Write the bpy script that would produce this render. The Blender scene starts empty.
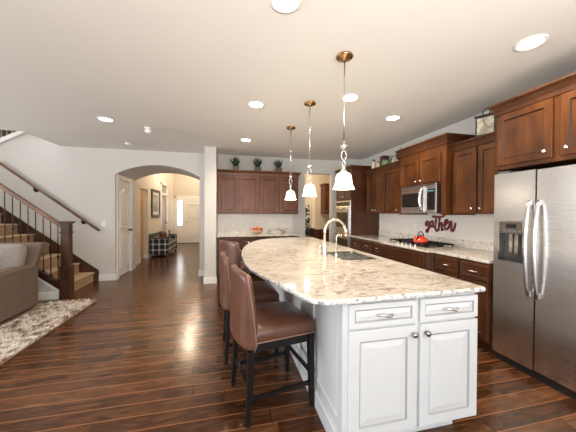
import bpy, bmesh, math, random
from math import sin, cos, pi, radians, sqrt
from mathutils import Vector, Matrix
from mathutils.geometry import tessellate_polygon

random.seed(7)
SC = bpy.context.scene
COL = SC.collection

# ------------------------------------------------------------------ camera, world, light
H = 1.36
cam_d = bpy.data.cameras.new('camera')
cam_d.sensor_width = 36.0
cam_d.lens = 36.0 * 260.46 / 576
cam_d.clip_start = 0.05
cam = bpy.data.objects.new('camera', cam_d)
COL.objects.link(cam)
yaw, pit, rol = 0.227782, -0.0114034, 0.0046717
fwd = Vector((sin(yaw) * cos(pit), cos(yaw) * cos(pit), sin(pit)))
right = Vector((cos(yaw), -sin(yaw), 0))
up = right.cross(fwd)
r2 = cos(rol) * right + sin(rol) * up
u2 = -sin(rol) * right + cos(rol) * up
cam.matrix_world = Matrix(((r2.x, u2.x, -fwd.x, 0), (r2.y, u2.y, -fwd.y, 0), (r2.z, u2.z, -fwd.z, H), (0, 0, 0, 1)))
SC.camera = cam

w = bpy.data.worlds.new('sky')
SC.world = w
w.use_nodes = True
w.node_tree.nodes['Background'].inputs[0].default_value = (0.80, 0.90, 1.0, 1)
w.node_tree.nodes['Background'].inputs[1].default_value = 2.0

SC.view_settings.view_transform = 'Standard'
SC.view_settings.look = 'None'
SC.view_settings.gamma = 1
SC.view_settings.use_curve_mapping = False
SC.view_settings.exposure = 0.50


def area(name, loc, rot, sx, sy, power, color, spread=pi):
    l = bpy.data.lights.new(name, 'AREA')
    l.shape = 'RECTANGLE'; l.size = sx; l.size_y = sy; l.energy = power; l.color = color; l.spread = spread
    o = bpy.data.objects.new(name, l)
    COL.objects.link(o)
    o.location = loc; o.rotation_euler = rot
    return o


# area lamps added just inside unseen rear and left windows, standing in for daylight
area('daylight_patio_door', (0.2, -2.9, 1.25), (radians(90), 0, 0), 4.2, 2.1, 33, (0.97, 0.98, 1.0))
# added unseen fill lamp behind the camera, standing in for a ceiling-bounced flash
area('added_bounce_fill', (0.5, -1.6, 1.0), (radians(150), 0, 0), 2.6, 1.2, 102, (1.0, 0.90, 0.81), radians(135))
area('daylight_living_window', (-6.85, 2.6, 1.5), (radians(90), 0, radians(-90)), 3.4, 1.7, 165, (0.97, 0.98, 1.0))
area('daylight_living_window_near', (-6.85, -1.4, 1.5), (radians(90), 0, radians(-90)), 1.8, 1.7, 50, (0.86, 0.93, 1.0))
area('stairwell_area', (-4.6, 5.4, 4.9), (0, 0, 0), 1.6, 0.7, 30, (0.9, 0.95, 1.0))  # cool area lamp below the closed stairwell ceiling, facing down

# ------------------------------------------------------------------ helpers
def tag(o, label=None, cat=None, group=None, kind=None):
    if label: o['label'] = label
    if cat: o['category'] = cat
    if group: o['group'] = group
    if kind: o['kind'] = kind
    return o


def thing(name, label, cat, loc=(0, 0, 0), rz=0, group=None):
    o = bpy.data.objects.new(name, None)
    COL.objects.link(o)
    o.empty_display_size = 0.1
    o.location = loc; o.rotation_euler = (0, 0, rz)
    return tag(o, label, cat, group)


def copy_tree(o, parent=None):
    c = o.copy(); COL.objects.link(c)
    if parent: c.parent = parent
    for ch in [x for x in bpy.data.objects if x.parent == o and x != c]:
        copy_tree(ch, c)
    return c


class MB:
    def __init__(s):
        s.bm = bmesh.new()

    def face(s, vs):
        try: return s.bm.faces.new(vs)
        except ValueError: return None

    def rings(s, rings, cap0=True, cap1=True, closed=True):
        R = [[s.bm.verts.new(p) for p in r] for r in rings]
        n = len(R[0])
        for a, b in zip(R, R[1:]):
            for i in range(n if closed else n - 1):
                j = (i + 1) % n
                s.face((a[i], a[j], b[j], b[i]))
        if cap0: s.face(R[0][::-1])
        if cap1: s.face(R[-1])
        return s

    def box(s, x0, x1, y0, y1, z0, z1, bev=0.0, mat=None):
        b = min(bev, (x1 - x0) / 2.2, (y1 - y0) / 2.2, (z1 - z0) / 2.2)
        if b <= 0:
            q = lambda z: [(x0, y0, z), (x1, y0, z), (x1, y1, z), (x0, y1, z)]
            rs = [q(z0), q(z1)]
        else:
            def q(z, i):
                e = i
                return [(x0 + b, y0 + e, z), (x1 - b, y0 + e, z), (x1 - e, y0 + b, z), (x1 - e, y1 - b, z),
                        (x1 - b, y1 - e, z), (x0 + b, y1 - e, z), (x0 + e, y1 - b, z), (x0 + e, y0 + b, z)]
            rs = [q(z0, b * .9), q(z0 + b, 0), q(z1 - b, 0), q(z1, b * .9)]
        if mat: rs = [[tuple(mat @ Vector(p)) for p in r] for r in rs]
        return s.rings(rs)

    def prism(s, pts, h0, h1, axis='z'):
        """polygon pts (2D) extruded along axis between h0 and h1"""
        def P(p, h):
            return {'z': (p[0], p[1], h), 'y': (p[0], h, p[1]), 'x': (h, p[0], p[1])}[axis]
        return s.rings([[P(p, h0) for p in pts], [P(p, h1) for p in pts]])

    def lathe(s, prof, cx=0, cy=0, n=24, caps=True, axis='z', cz=0):
        rs = []
        for r, z in prof:
            ring = []
            for i in range(n):
                a = 2 * pi * i / n
                u, v = max(r, 1e-4) * cos(a), max(r, 1e-4) * sin(a)
                if axis == 'z': ring.append((cx + u, cy + v, cz + z))
                elif axis == 'y': ring.append((cx + u, cy + z, cz + v))
                else: ring.append((cx + z, cy + u, cz + v))
            rs.append(ring)
        return s.rings(rs, caps, caps)

    def tube(s, pts, r, n=10, caps=True, sx=1.0, closed=False):
        pts = [Vector(p) for p in pts]
        m = len(pts)
        rad = r if isinstance(r, (list, tuple)) else [r] * m
        rs = []
        ref = None
        for i, p in enumerate(pts):
            a = pts[max(i - 1, 0)]; b = pts[min(i + 1, m - 1)]
            d = (b - a)
            if d.length < 1e-9: d = Vector((0, 0, 1))
            d.normalize()
            if ref is None:
                ref = Vector((0, 0, 1)) if abs(d.z) < .9 else Vector((1, 0, 0))
            u = (ref - d * ref.dot(d)).normalized()
            ref = u
            v = d.cross(u)
            rs.append([tuple(p + u * cos(2 * pi * k / n) * rad[i] + v * sin(2 * pi * k / n) * rad[i] * sx) for k in range(n)])
        return s.rings(rs, caps, caps)

    def bar(s, a, b, wx, wy):
        """square bar between two points"""
        a = Vector(a); b = Vector(b)
        d = (b - a).normalized()
        ref = Vector((0, 1, 0)) if abs(d.y) < .9 else Vector((1, 0, 0))
        u = (ref - d * ref.dot(d)).normalized(); v = d.cross(u)
        q = lambda p: [tuple(p + u * i * wy / 2 + v * j * wx / 2) for i, j in ((-1, -1), (1, -1), (1, 1), (-1, 1))]
        return s.rings([q(a), q(b)])

    def poly_hole(s, outer, hole, z0, z1):
        """slab with an optional hole"""
        loops = [outer] + ([hole] if hole else [])
        tris = tessellate_polygon([[Vector((x, y, 0)) for x, y in l] for l in loops])
        flat = [p for l in loops for p in l]
        T = [s.bm.verts.new((x, y, z1)) for x, y in flat]
        B = [s.bm.verts.new((x, y, z0)) for x, y in flat]
        for t in tris:
            s.face([T[i] for i in t]); s.face([B[i] for i in t][::-1])
        k = 0
        for l in loops:
            n = len(l)
            for i in range(n):
                a, b = k + i, k + (i + 1) % n
                s.face((T[a], T[b], B[b], B[a]))
            k += n
        return s

    def build(s, name, m, parent=None, smooth=False, sub=0, bev=0.0, angle=None, m2=None):
        bmesh.ops.recalc_face_normals(s.bm, faces=s.bm.faces[:])
        me = bpy.data.meshes.new(name)
        s.bm.to_mesh(me); s.bm.free()
        me.materials.append(m)
        me.materials.append(m2 or m)
        o = bpy.data.objects.new(name, me)
        COL.objects.link(o)
        if parent: o.parent = parent
        if smooth or sub:
            me.polygons.foreach_set('use_smooth', [True] * len(me.polygons))
        if bev:
            md = o.modifiers.new('bevel', 'BEVEL'); md.width = bev; md.segments = 2; md.limit_method = 'ANGLE'; md.angle_limit = radians(35)
        if sub:
            md = o.modifiers.new('sub', 'SUBSURF'); md.levels = sub; md.render_levels = sub
        if angle:
            me.set_sharp_from_angle(angle=radians(angle))
            me.polygons.foreach_set('use_smooth', [True] * len(me.polygons))
        return o


def BX(name, m, parent, *a, bev=0.0):
    return MB().box(*a, bev=bev).build(name, m, parent)


def struct(name, mb, m):
    return tag(mb.build(name, m), kind='structure')


# ------------------------------------------------------------------ materials
def nmat(name):
    m = bpy.data.materials.new(name); m.use_nodes = True
    nt = m.node_tree
    return m, nt, nt.nodes['Principled BSDF']


def simple(name, c, rough=.5, metal=0, emis=None, es=0, bump=0, bscale=200, coat=0, spec=None, var=0.0, vscale=6):
    m, nt, b = nmat(name)
    b.inputs['Base Color'].default_value = (*c, 1)
    b.inputs['Roughness'].default_value = rough
    b.inputs['Metallic'].default_value = metal
    b.inputs['Coat Weight'].default_value = coat
    if spec is not None: b.inputs['Specular IOR Level'].default_value = spec
    if emis:
        b.inputs['Emission Color'].default_value = (*emis, 1); b.inputs['Emission Strength'].default_value = es
    tc = nt.nodes.new('ShaderNodeTexCoord')
    nz = nt.nodes.new('ShaderNodeTexNoise'); nz.inputs['Scale'].default_value = bscale
    nt.links.new(tc.outputs['Object'], nz.inputs['Vector'])
    if bump:
        bp = nt.nodes.new('ShaderNodeBump'); bp.inputs['Strength'].default_value = bump; bp.inputs['Distance'].default_value = .002
        nt.links.new(nz.outputs['Fac'], bp.inputs['Height']); nt.links.new(bp.outputs[0], b.inputs['Normal'])
    if var:
        n2 = nt.nodes.new('ShaderNodeTexNoise'); n2.inputs['Scale'].default_value = vscale
        nt.links.new(tc.outputs['Object'], n2.inputs['Vector'])
        mx = nt.nodes.new('ShaderNodeMix'); mx.data_type = 'RGBA'
        mx.inputs[6].default_value = (*[x * (1 - var) for x in c], 1); mx.inputs[7].default_value = (*[min(1, x * (1 + var)) for x in c], 1)
        nt.links.new(n2.outputs['Fac'], mx.inputs[0]); nt.links.new(mx.outputs[2], b.inputs['Base Color'])
    return m


def ramp(nt, stops):
    r = nt.nodes.new('ShaderNodeValToRGB')
    e = r.color_ramp.elements
    e[0].position, e[0].color = stops[0][0], (*stops[0][1], 1)
    e[1].position, e[1].color = stops[-1][0], (*stops[-1][1], 1)
    for p, c in stops[1:-1]:
        x = e.new(p); x.color = (*c, 1)
    return r


def wood(name, dark, mid, light, scale=(9, 9, 1.3), rough=.34, coat=.0):
    m, nt, b = nmat(name)
    tc = nt.nodes.new('ShaderNodeTexCoord')
    mp = nt.nodes.new('ShaderNodeMapping'); mp.inputs['Scale'].default_value = scale
    nt.links.new(tc.outputs['Object'], mp.inputs['Vector'])
    n = nt.nodes.new('ShaderNodeTexNoise'); n.inputs['Scale'].default_value = 2.2; n.inputs['Detail'].default_value = 6; n.inputs['Distortion'].default_value = .6
    nt.links.new(mp.outputs[0], n.inputs['Vector'])
    n2 = nt.nodes.new('ShaderNodeTexNoise'); n2.inputs['Scale'].default_value = 2.5; n2.inputs['Detail'].default_value = 2
    nt.links.new(tc.outputs['Object'], n2.inputs['Vector'])
    ad = nt.nodes.new('ShaderNodeMix'); ad.inputs[0].default_value = .62
    nt.links.new(n.outputs['Fac'], ad.inputs[2]); nt.links.new(n2.outputs['Fac'], ad.inputs[3])
    r = ramp(nt, [(.34, dark), (.5, mid), (.66, light)])
    nt.links.new(ad.outputs[0], r.inputs[0]); nt.links.new(r.outputs[0], b.inputs['Base Color'])
    b.inputs['Roughness'].default_value = rough; b.inputs['Coat Weight'].default_value = coat; b.inputs['Specular IOR Level'].default_value = .38
    return m


def floor_mat():
    m, nt, b = nmat('hand_scraped_hickory_planks')
    N, L = nt.nodes, nt.links
    tc = N.new('ShaderNodeTexCoord'); sp = N.new('ShaderNodeSeparateXYZ'); L.new(tc.outputs['Object'], sp.inputs[0])
    def math_(op, a, bb=None):
        n = N.new('ShaderNodeMath'); n.operation = op
        for i, v in enumerate((a, bb)):
            if v is None: continue
            if isinstance(v, (int, float)): n.inputs[i].default_value = v
            else: L.new(v, n.inputs[i])
        return n.outputs[0]
    row_f = math_('DIVIDE', sp.outputs['Y'], .127)
    row = math_('FLOOR', row_f)
    wn = N.new('ShaderNodeTexWhiteNoise'); wn.noise_dimensions = '1D'; L.new(row, wn.inputs['W'])
    xo = math_('ADD', math_('DIVIDE', sp.outputs['X'], 1.7), math_('MULTIPLY', wn.outputs['Value'], 7.3))
    idx = math_('FLOOR', xo)
    cb = N.new('ShaderNodeCombineXYZ'); L.new(row, cb.inputs[0]); L.new(idx, cb.inputs[1])
    w2 = N.new('ShaderNodeTexWhiteNoise'); w2.noise_dimensions = '2D'; L.new(cb.outputs[0], w2.inputs['Vector'])
    # grain
    mp = N.new('ShaderNodeMapping'); mp.inputs['Scale'].default_value = (1.5, 9, 1)
    av = N.new('ShaderNodeVectorMath'); av.operation = 'ADD'
    mv = N.new('ShaderNodeVectorMath'); mv.operation = 'SCALE'; mv.inputs['Scale'].default_value = 9.0
    L.new(w2.outputs['Color'], mv.inputs[0]); L.new(tc.outputs['Object'], av.inputs[0]); L.new(mv.outputs[0], av.inputs[1])
    L.new(av.outputs[0], mp.inputs['Vector'])
    g = N.new('ShaderNodeTexNoise'); g.inputs['Scale'].default_value = 3; g.inputs['Detail'].default_value = 7; g.inputs['Roughness'].default_value = .62; g.inputs['Distortion'].default_value = .8
    L.new(mp.outputs[0], g.inputs['Vector'])
    g2 = N.new('ShaderNodeTexNoise'); g2.inputs['Scale'].default_value = 4.5; g2.inputs['Detail'].default_value = 3
    L.new(av.outputs[0], g2.inputs['Vector'])
    v = math_('ADD', math_('MULTIPLY', g.outputs['Fac'], .60), math_('ADD', math_('MULTIPLY', w2.outputs['Value'], .17), math_('MULTIPLY', g2.outputs['Fac'], .28)))
    r = ramp(nt, [(.30, (.016, .006, .0025)), (.46, (.055, .021, .0085)), (.60, (.115, .046, .018)), (.76, (.22, .096, .040))])
    L.new(v, r.inputs[0])
    # seams; bevel sheen on the long joints is painted as lighter orange
    fy = math_('FRACT', row_f); fx = math_('FRACT', xo)
    ey = math_('MINIMUM', fy, math_('SUBTRACT', 1, fy)); ex = math_('MINIMUM', fx, math_('SUBTRACT', 1, fx))
    sy = math_('LESS_THAN', ey, .030); sx = math_('LESS_THAN', ex, .0015)
    seam = sy
    mx = N.new('ShaderNodeMix'); mx.data_type = 'RGBA'; L.new(math_('MULTIPLY', seam, .85), mx.inputs[0]); L.new(r.outputs[0], mx.inputs[6]); mx.inputs[7].default_value = (.30, .115, .045, 1)
    mx2 = N.new('ShaderNodeMix'); mx2.data_type = 'RGBA'; L.new(sx, mx2.inputs[0]); L.new(mx.outputs[2], mx2.inputs[6]); mx2.inputs[7].default_value = (.02, .008, .004, 1)
    L.new(mx2.outputs[2], b.inputs['Base Color'])
    b.inputs['Specular IOR Level'].default_value = .36
    rr = N.new('ShaderNodeMapRange'); rr.inputs[3].default_value = .14; rr.inputs[4].default_value = .27
    L.new(g2.outputs['Fac'], rr.inputs[0]); L.new(rr.outputs[0], b.inputs['Roughness'])
    bp = N.new('ShaderNodeBump'); bp.inputs['Strength'].default_value = .35; bp.inputs['Distance'].default_value = .004
    hgt = math_('SUBTRACT', math_('ADD', math_('MULTIPLY', g.outputs['Fac'], .35), math_('MULTIPLY', g2.outputs['Fac'], .8)), math_('MULTIPLY', seam, .5))
    L.new(hgt, bp.inputs['Height']); L.new(bp.outputs[0], b.inputs['Normal'])
    return m


def granite_mat():
    m, nt, b = nmat('cream_granite')
    N, L = nt.nodes, nt.links
    tc = N.new('ShaderNodeTexCoord')
    def noise(s, d=4, dist=0, sc=(1, 1, 1), off=0):
        mp = N.new('ShaderNodeMapping'); mp.inputs['Scale'].default_value = sc; mp.inputs['Location'].default_value = (off, off, 0)
        mp.inputs['Rotation'].default_value = (0, 0, .5)
        L.new(tc.outputs['Object'], mp.inputs['Vector'])
        n = N.new('ShaderNodeTexNoise'); n.inputs['Scale'].default_value = s; n.inputs['Detail'].default_value = d; n.inputs['Distortion'].default_value = dist
        L.new(mp.outputs[0], n.inputs['Vector']); return n.outputs['Fac']
    def mixc(f, a, c):
        x = N.new('ShaderNodeMix'); x.data_type = 'RGBA'; L.new(f, x.inputs[0])
        for i, v in ((6, a), (7, c)):
            if isinstance(v, tuple): x.inputs[i].default_value = (*v, 1)
            else: L.new(v, x.inputs[i])
        return x.outputs[2]
    def band(f, lo, hi, k=1.0):
        r = ramp(nt, [(lo, (0, 0, 0)), (hi, (k, k, k))]); L.new(f, r.inputs[0]); return r.outputs[0]
    base = mixc(band(noise(3.0, 5, .6), .35, .65), (.52, .465, .40), (.64, .605, .55))
    c = mixc(band(noise(26, 6, .4, off=4), .5, .62, .5), base, (.74, .71, .66))
    # directional rust veins
    v = noise(4.2, 7, 2.2, (1, 2.6, 1), 2)
    r = ramp(nt, [(.478, (0, 0, 0)), (.5, (.95, .95, .95)), (.522, (0, 0, 0))]); L.new(v, r.inputs[0])
    mm = N.new('ShaderNodeMath'); mm.operation = 'MULTIPLY'; L.new(r.outputs[0], mm.inputs[0]); L.new(band(noise(2.3, 2, off=9), .47, .6), mm.inputs[1])
    c = mixc(mm.outputs[0], c, (.17, .075, .035))
    c = mixc(band(noise(60, 3, 0, off=3), .62, .70, .55), c, (.30, .22, .17))
    c = mixc(band(noise(9, 6, 1.2, (1, 2.4, 1), 6), .56, .64, .75), c, (.27, .18, .12))
    c = mixc(band(noise(95, 2, 0, off=7), .60, .66, .5), c, (.9, .88, .85))
    L.new(c, b.inputs['Base Color'])
    b.inputs['Roughness'].default_value = .07
    return m


def granite_edge_mat(name='rough_granite_edge', a=(.66, .66, .645), d=(.16, .165, .18)):
    m, nt, b = nmat(name)
    N, L = nt.nodes, nt.links
    tc = N.new('ShaderNodeTexCoord')
    n = N.new('ShaderNodeTexNoise'); n.inputs['Scale'].default_value = 38; n.inputs['Detail'].default_value = 5
    L.new(tc.outputs['Object'], n.inputs['Vector'])
    r = ramp(nt, [(.33, d), (.42, (.48, .465, .44)), (.52, a)]); L.new(n.outputs['Fac'], r.inputs[0]); L.new(r.outputs[0], b.inputs['Base Color'])
    b.inputs['Roughness'].default_value = .3
    bp = N.new('ShaderNodeBump'); bp.inputs['Strength'].default_value = .5; bp.inputs['Distance'].default_value = .004
    L.new(n.outputs['Fac'], bp.inputs['Height']); L.new(bp.outputs[0], b.inputs['Normal'])
    return m


def splash_granite_mat():
    m, nt, b = nmat('veined_granite_upstand')
    N, L = nt.nodes, nt.links
    tc = N.new('ShaderNodeTexCoord')
    n = N.new('ShaderNodeTexNoise'); n.inputs['Scale'].default_value = 7; n.inputs['Detail'].default_value = 7; n.inputs['Distortion'].default_value = 1.5
    L.new(tc.outputs['Object'], n.inputs['Vector'])
    r = ramp(nt, [(.34, (.38, .34, .30)), (.42, (.70, .65, .58)), (.5, (.84, .80, .74)), (.56, (.60, .56, .51)), (.6, (.86, .82, .76))]); L.new(n.outputs['Fac'], r.inputs[0]); L.new(r.outputs[0], b.inputs['Base Color'])
    b.inputs['Roughness'].default_value = .15
    return m


def tile_mat():
    m, nt, b = nmat('subway_tile_backsplash')
    N, L = nt.nodes, nt.links
    tc = N.new('ShaderNodeTexCoord'); mp = N.new('ShaderNodeMapping')
    sp = N.new('ShaderNodeSeparateXYZ'); cb = N.new('ShaderNodeCombineXYZ'); ad = N.new('ShaderNodeMath'); ad.operation = 'ADD'
    L.new(tc.outputs['Object'], sp.inputs[0]); L.new(sp.outputs['X'], ad.inputs[0]); L.new(sp.outputs['Y'], ad.inputs[1])
    L.new(ad.outputs[0], cb.inputs[0]); L.new(sp.outputs['Z'], cb.inputs[1])
    br = N.new('ShaderNodeTexBrick'); br.inputs['Scale'].default_value = 1; br.inputs['Brick Width'].default_value = .15; br.inputs['Row Height'].default_value = .075
    br.inputs['Mortar Size'].default_value = .002; br.inputs['Color1'].default_value = (.80, .76, .70, 1); br.inputs['Color2'].default_value = (.84, .80, .74, 1); br.inputs['Mortar'].default_value = (.74, .70, .64, 1)
    L.new(cb.outputs[0], br.inputs['Vector']); L.new(br.outputs['Color'], b.inputs['Base Color'])
    b.inputs['Roughness'].default_value = .28
    return m


def steel_mat():
    m, nt, b = nmat('brushed_stainless')
    N, L = nt.nodes, nt.links
    b.inputs['Base Color'].default_value = (.70, .69, .68, 1); b.inputs['Metallic'].default_value = 1
    tc = N.new('ShaderNodeTexCoord'); mp = N.new('ShaderNodeMapping'); mp.inputs['Scale'].default_value = (4, 4, 700)
    L.new(tc.outputs['Object'], mp.inputs['Vector'])
    n = N.new('ShaderNodeTexNoise'); n.inputs['Scale'].default_value = 2; L.new(mp.outputs[0], n.inputs['Vector'])
    r = N.new('ShaderNodeMapRange'); r.inputs[3].default_value = .25; r.inputs[4].default_value = .29
    L.new(n.outputs['Fac'], r.inputs[0]); L.new(r.outputs[0], b.inputs['Roughness'])
    return m


def plaid_mat():
    m, nt, b = nmat('black_white_plaid')
    N, L = nt.nodes, nt.links
    tc = N.new('ShaderNodeTexCoord'); sp = N.new('ShaderNodeSeparateXYZ'); L.new(tc.outputs['Object'], sp.inputs[0])
    def M(op, a, c=None):
        n = N.new('ShaderNodeMath'); n.operation = op
        for i, v in enumerate((a, c)):
            if v is None: continue
            if isinstance(v, (int, float)): n.inputs[i].default_value = v
            else: L.new(v, n.inputs[i])
        return n.outputs[0]
    def stripe(v, per, wd):
        return M('LESS_THAN', M('FRACT', M('DIVIDE', M('ADD', v, 10), per)), wd)
    a = M('ADD', stripe(M('ADD', sp.outputs['X'], sp.outputs['Y']), .17, .28), stripe(sp.outputs['Z'], .17, .28))
    r = ramp(nt, [(.0, (.022, .024, .034)), (.5, (.30, .31, .34)), (1, (.80, .79, .77))])
    r.color_ramp.interpolation = 'CONSTANT'
    r.color_ramp.elements[1].position = .4; r.color_ramp.elements[2].position = .9
    L.new(M('DIVIDE', a, 2), r.inputs[0]); L.new(r.outputs[0], b.inputs['Base Color'])
    b.inputs['Roughness'].default_value = .9
    return m


def mottled(name, stops, scale, rough=.9, detail=4, bump=.3):
    m, nt, b = nmat(name)
    N, L = nt.nodes, nt.links
    tc = N.new('ShaderNodeTexCoord')
    n = N.new('ShaderNodeTexNoise'); n.inputs['Scale'].default_value = scale; n.inputs['Detail'].default_value = detail
    L.new(tc.outputs['Object'], n.inputs['Vector'])
    r = ramp(nt, stops); L.new(n.outputs['Fac'], r.inputs[0]); L.new(r.outputs[0], b.inputs['Base Color'])
    b.inputs['Roughness'].default_value = rough
    bp = N.new('ShaderNodeBump'); bp.inputs['Strength'].default_value = bump; bp.inputs['Distance'].default_value = .004
    L.new(n.outputs['Fac'], bp.inputs['Height']); L.new(bp.outputs[0], b.inputs['Normal'])
    return m


FLOOR = floor_mat()
GRAN = granite_mat(); GEDGE = granite_edge_mat(); GSPL = splash_granite_mat()
TILE = tile_mat(); STEEL = steel_mat(); PLAID = plaid_mat()
WALL = simple('warm_grey_wall_paint', (.63, .605, .565), .75, bump=.05)
CEIL = simple('ceiling_paint', (.78, .775, .735), .85, bump=.04)
TRIM = simple('white_trim_paint', (.84, .83, .80), .35)
HALLW = simple('hall_wall_paint', (.66, .60, .52), .75, bump=.05)
WHITE = simple('white_cabinet_paint', (.66, .68, .69), .32, coat=.15, var=.02)
GLAZE = simple('grey_glaze_line', (.36, .36, .36), .5)
DGLAZE = simple('dark_glazed_groove', (.018, .006, .003), .5)
CHERRY = wood('cherry_cabinet_wood', (.042, .012, .0025), (.095, .029, .006), (.165, .055, .011))
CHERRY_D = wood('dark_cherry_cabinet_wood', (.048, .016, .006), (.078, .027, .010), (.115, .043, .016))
CHERRY_M = wood('mid_cherry_cabinet_wood', (.075, .023, .007), (.115, .037, .012), (.16, .056, .018))
DARKW = wood('dark_stair_wood', (.030, .012, .007), (.060, .026, .014), (.11, .05, .028), (6, 6, 1.5))
RAILW = wood('brown_handrail_wood', (.075, .035, .018), (.13, .062, .03), (.20, .10, .05), (2, 8, 8))
ESP = simple('espresso_stained_wood', (.008, .006, .006), .4, spec=.3)
LEATH = simple('brown_leather', (.125, .052, .030), .33, bump=.25, bscale=260, var=.22, vscale=7, coat=.08)
STITCH = simple('stitched_welt', (.28, .16, .11), .5)
NICKEL = simple('brushed_nickel', (.75, .73, .70), .22, 1)
CHROME = simple('polished_chrome', (.85, .84, .82), .12, 1)
BRONZE = simple('antique_brass', (.42, .26, .13), .25, 1)
BLACKM = simple('black_iron', (.015, .015, .016), .45, .6)
BLACKP = simple('black_plastic', (.02, .02, .022), .35)
BLACKG = simple('black_glass', (.012, .012, .013), .06, coat=.5)
GREYP = simple('grey_plastic', (.16, .155, .15), .4)
SHADE = simple('lit_frosted_glass', (.9, .88, .82), .4, emis=(1, .85, .66), es=5)
LENS = simple('lit_downlight_lens', (1, 1, 1), .4, emis=(1, .93, .80), es=22)
CARPET = mottled('tan_stair_carpet', [(.3, (.36, .22, .11)), (.7, (.56, .38, .22))], 90)
SOFA = mottled('taupe_tweed', [(.3, (.115, .075, .055)), (.7, (.21, .15, .115))], 150)
SOFAL = mottled('grey_tweed', [(.3, (.20, .165, .145)), (.7, (.38, .33, .30))], 130)
TEAL = mottled('teal_velvet', [(.3, (.012, .05, .055)), (.7, (.03, .09, .10))], 30)
RED = simple('red_enamel', (.72, .05, .015), .12, coat=.6)
CRIM = simple('crimson_painted_metal', (.15, .006, .014), .35)
PLATEG = simple('light_grey_plastic', (.62, .60, .57), .4)  # light grey used for the outlet sockets
PLATE = simple('white_plastic_plate', (.88, .87, .84), .35)
LEAF = mottled('dark_green_leaf', [(.3, (.005, .018, .007)), (.7, (.022, .052, .018))], 20, .5)
POT = simple('bronze_square_pot', (.085, .045, .024), .45, .2)
GLASS_DAY = simple('daylit_frosted_glass', (.9, .95, 1), .2, emis=(.93, .97, 1), es=3.2)
ORANGE = simple('orange_peel', (.80, .22, .03), .45, bump=.2)
APPLE = simple('red_apple_skin', (.50, .06, .02), .3)
GREENG = simple('green_ceramic', (.20, .26, .12), .3, var=.3, vscale=30)
CREAMC = simple('cream_ceramic', (.78, .66, .50), .35)
BROWNC = simple('brown_figure_paint', (.10, .035, .015), .5)
TAN = simple('tan_hall_paint', (.62, .46, .28), .8)

# ------------------------------------------------------------------ setting
ZC = 2.62
YB = 5.85          # back wall
XR = 3.09          # right wall
struct('floor', MB().box(-7.2, 3.3, -3.3, 12.6, -.15, 0).box(3.3, 3.8, 6.5, 8.2, -.15, 0), FLOOR)
# ceiling with stairwell opening (x < -3.19, 5.0 < y < 5.85)
cb = MB()
cb.box(-7.2, -3.12, -3.3, 4.92, ZC, ZC + .3).box(-3.12, 3.3, -3.3, 6.97, ZC, ZC + .3)
struct('ceiling', cb, CEIL)
struct('ceiling_hall', MB().box(-3.6, .6, 6.97, 12.6, 3.4, 3.5), CEIL)
struct('ceiling_stairwell', MB().box(-7.2, -2.9, 4.7, 6.2, 5.1, 5.2), CEIL)
struct('wall_right', MB().box(XR, XR + .15, -3.3, 6.97, 0, ZC), WALL)

# back wall: profile with arch and pantry opening, extruded in Y
AX0, AX1, ASP, ATOP = -2.19, -0.585, 2.12, 2.335
arc = []
acx = (AX0 + AX1) / 2; half = (AX1 - AX0) / 2; hh = ATOP - ASP
R = (half * half + hh * hh) / (2 * hh); th = math.asin(half / R)
for i in range(25):
    a = -th + 2 * th * i / 24
    arc.append((acx + R * sin(a), ATOP - R + R * cos(a)))
wb = MB()
wb.box(-7.2, -3.12, YB, YB + .13, 0, 5.15)
wb.box(-3.12, AX0 - .11, YB, YB + .13, 0, ZC)
def band_over(mb, pts, top, y0, y1):
    for (xa, za), (xb, zb) in zip(pts, pts[1:]):
        mb.prism([(xa, za), (xb, zb), (xb, top), (xa, top)], y0, y1, 'y')
wb.box(AX1, 1.77, YB, YB + .13, 0, ZC)
wb.box(1.77, 2.42, YB, YB + .13, 2.295, ZC)
wb.box(2.42, XR, YB, YB + .13, 0, ZC)
struct('wall_back', wb, WALL)
# deep arched passage head and sides
ab = MB()
band_over(ab, arc, ZC, YB, 6.97)
struct('wall_arch_head', ab, WALL)
struct('wall_arch_left', MB().box(AX0 - .11, AX0, YB, 5.98, 0, ZC).box(AX0 - .11, AX0, 6.72, 6.97, 0, ZC).box(AX0 - .11, AX0, 5.98, 6.72, 2.06, ZC), WALL)
struct('wall_arch_right', MB().box(AX1, AX1 + .12, YB + .13, 6.97, 0, ZC), WALL)
struct('wall_column', MB().box(-.43, -.215, 5.2, YB, 0, ZC), WALL)
struct('wall_rear', MB().box(-7.2, -2.2, -3.15, -3.0, 0, ZC).box(2.6, XR, -3.15, -3.0, 0, ZC).box(-2.2, 2.6, -3.15, -3.0, 2.35, ZC), WALL)
struct('wall_left', MB().box(-7.15, -7.0, -3.0, -2.3, 0, ZC).box(-7.15, -7.0, -.5, .9, 0, ZC).box(-7.15, -7.0, 4.3, 6.0, 0, 5.1)
       .box(-7.15, -7.0, -2.3, -.5, 0, .6).box(-7.15, -7.0, .9, 4.3, 0, .6).box(-7.15, -7.0, -2.3, -.5, 2.4, ZC).box(-7.15, -7.0, .9, 4.3, 2.4, ZC), WALL)
struct('wall_stairwell', MB().box(-7.0, -3.12, 4.80, 4.91, ZC + .3, 5.1).box(-3.12, -3.0, 4.88, 6.0, ZC + .3, 5.1), WALL)
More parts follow.
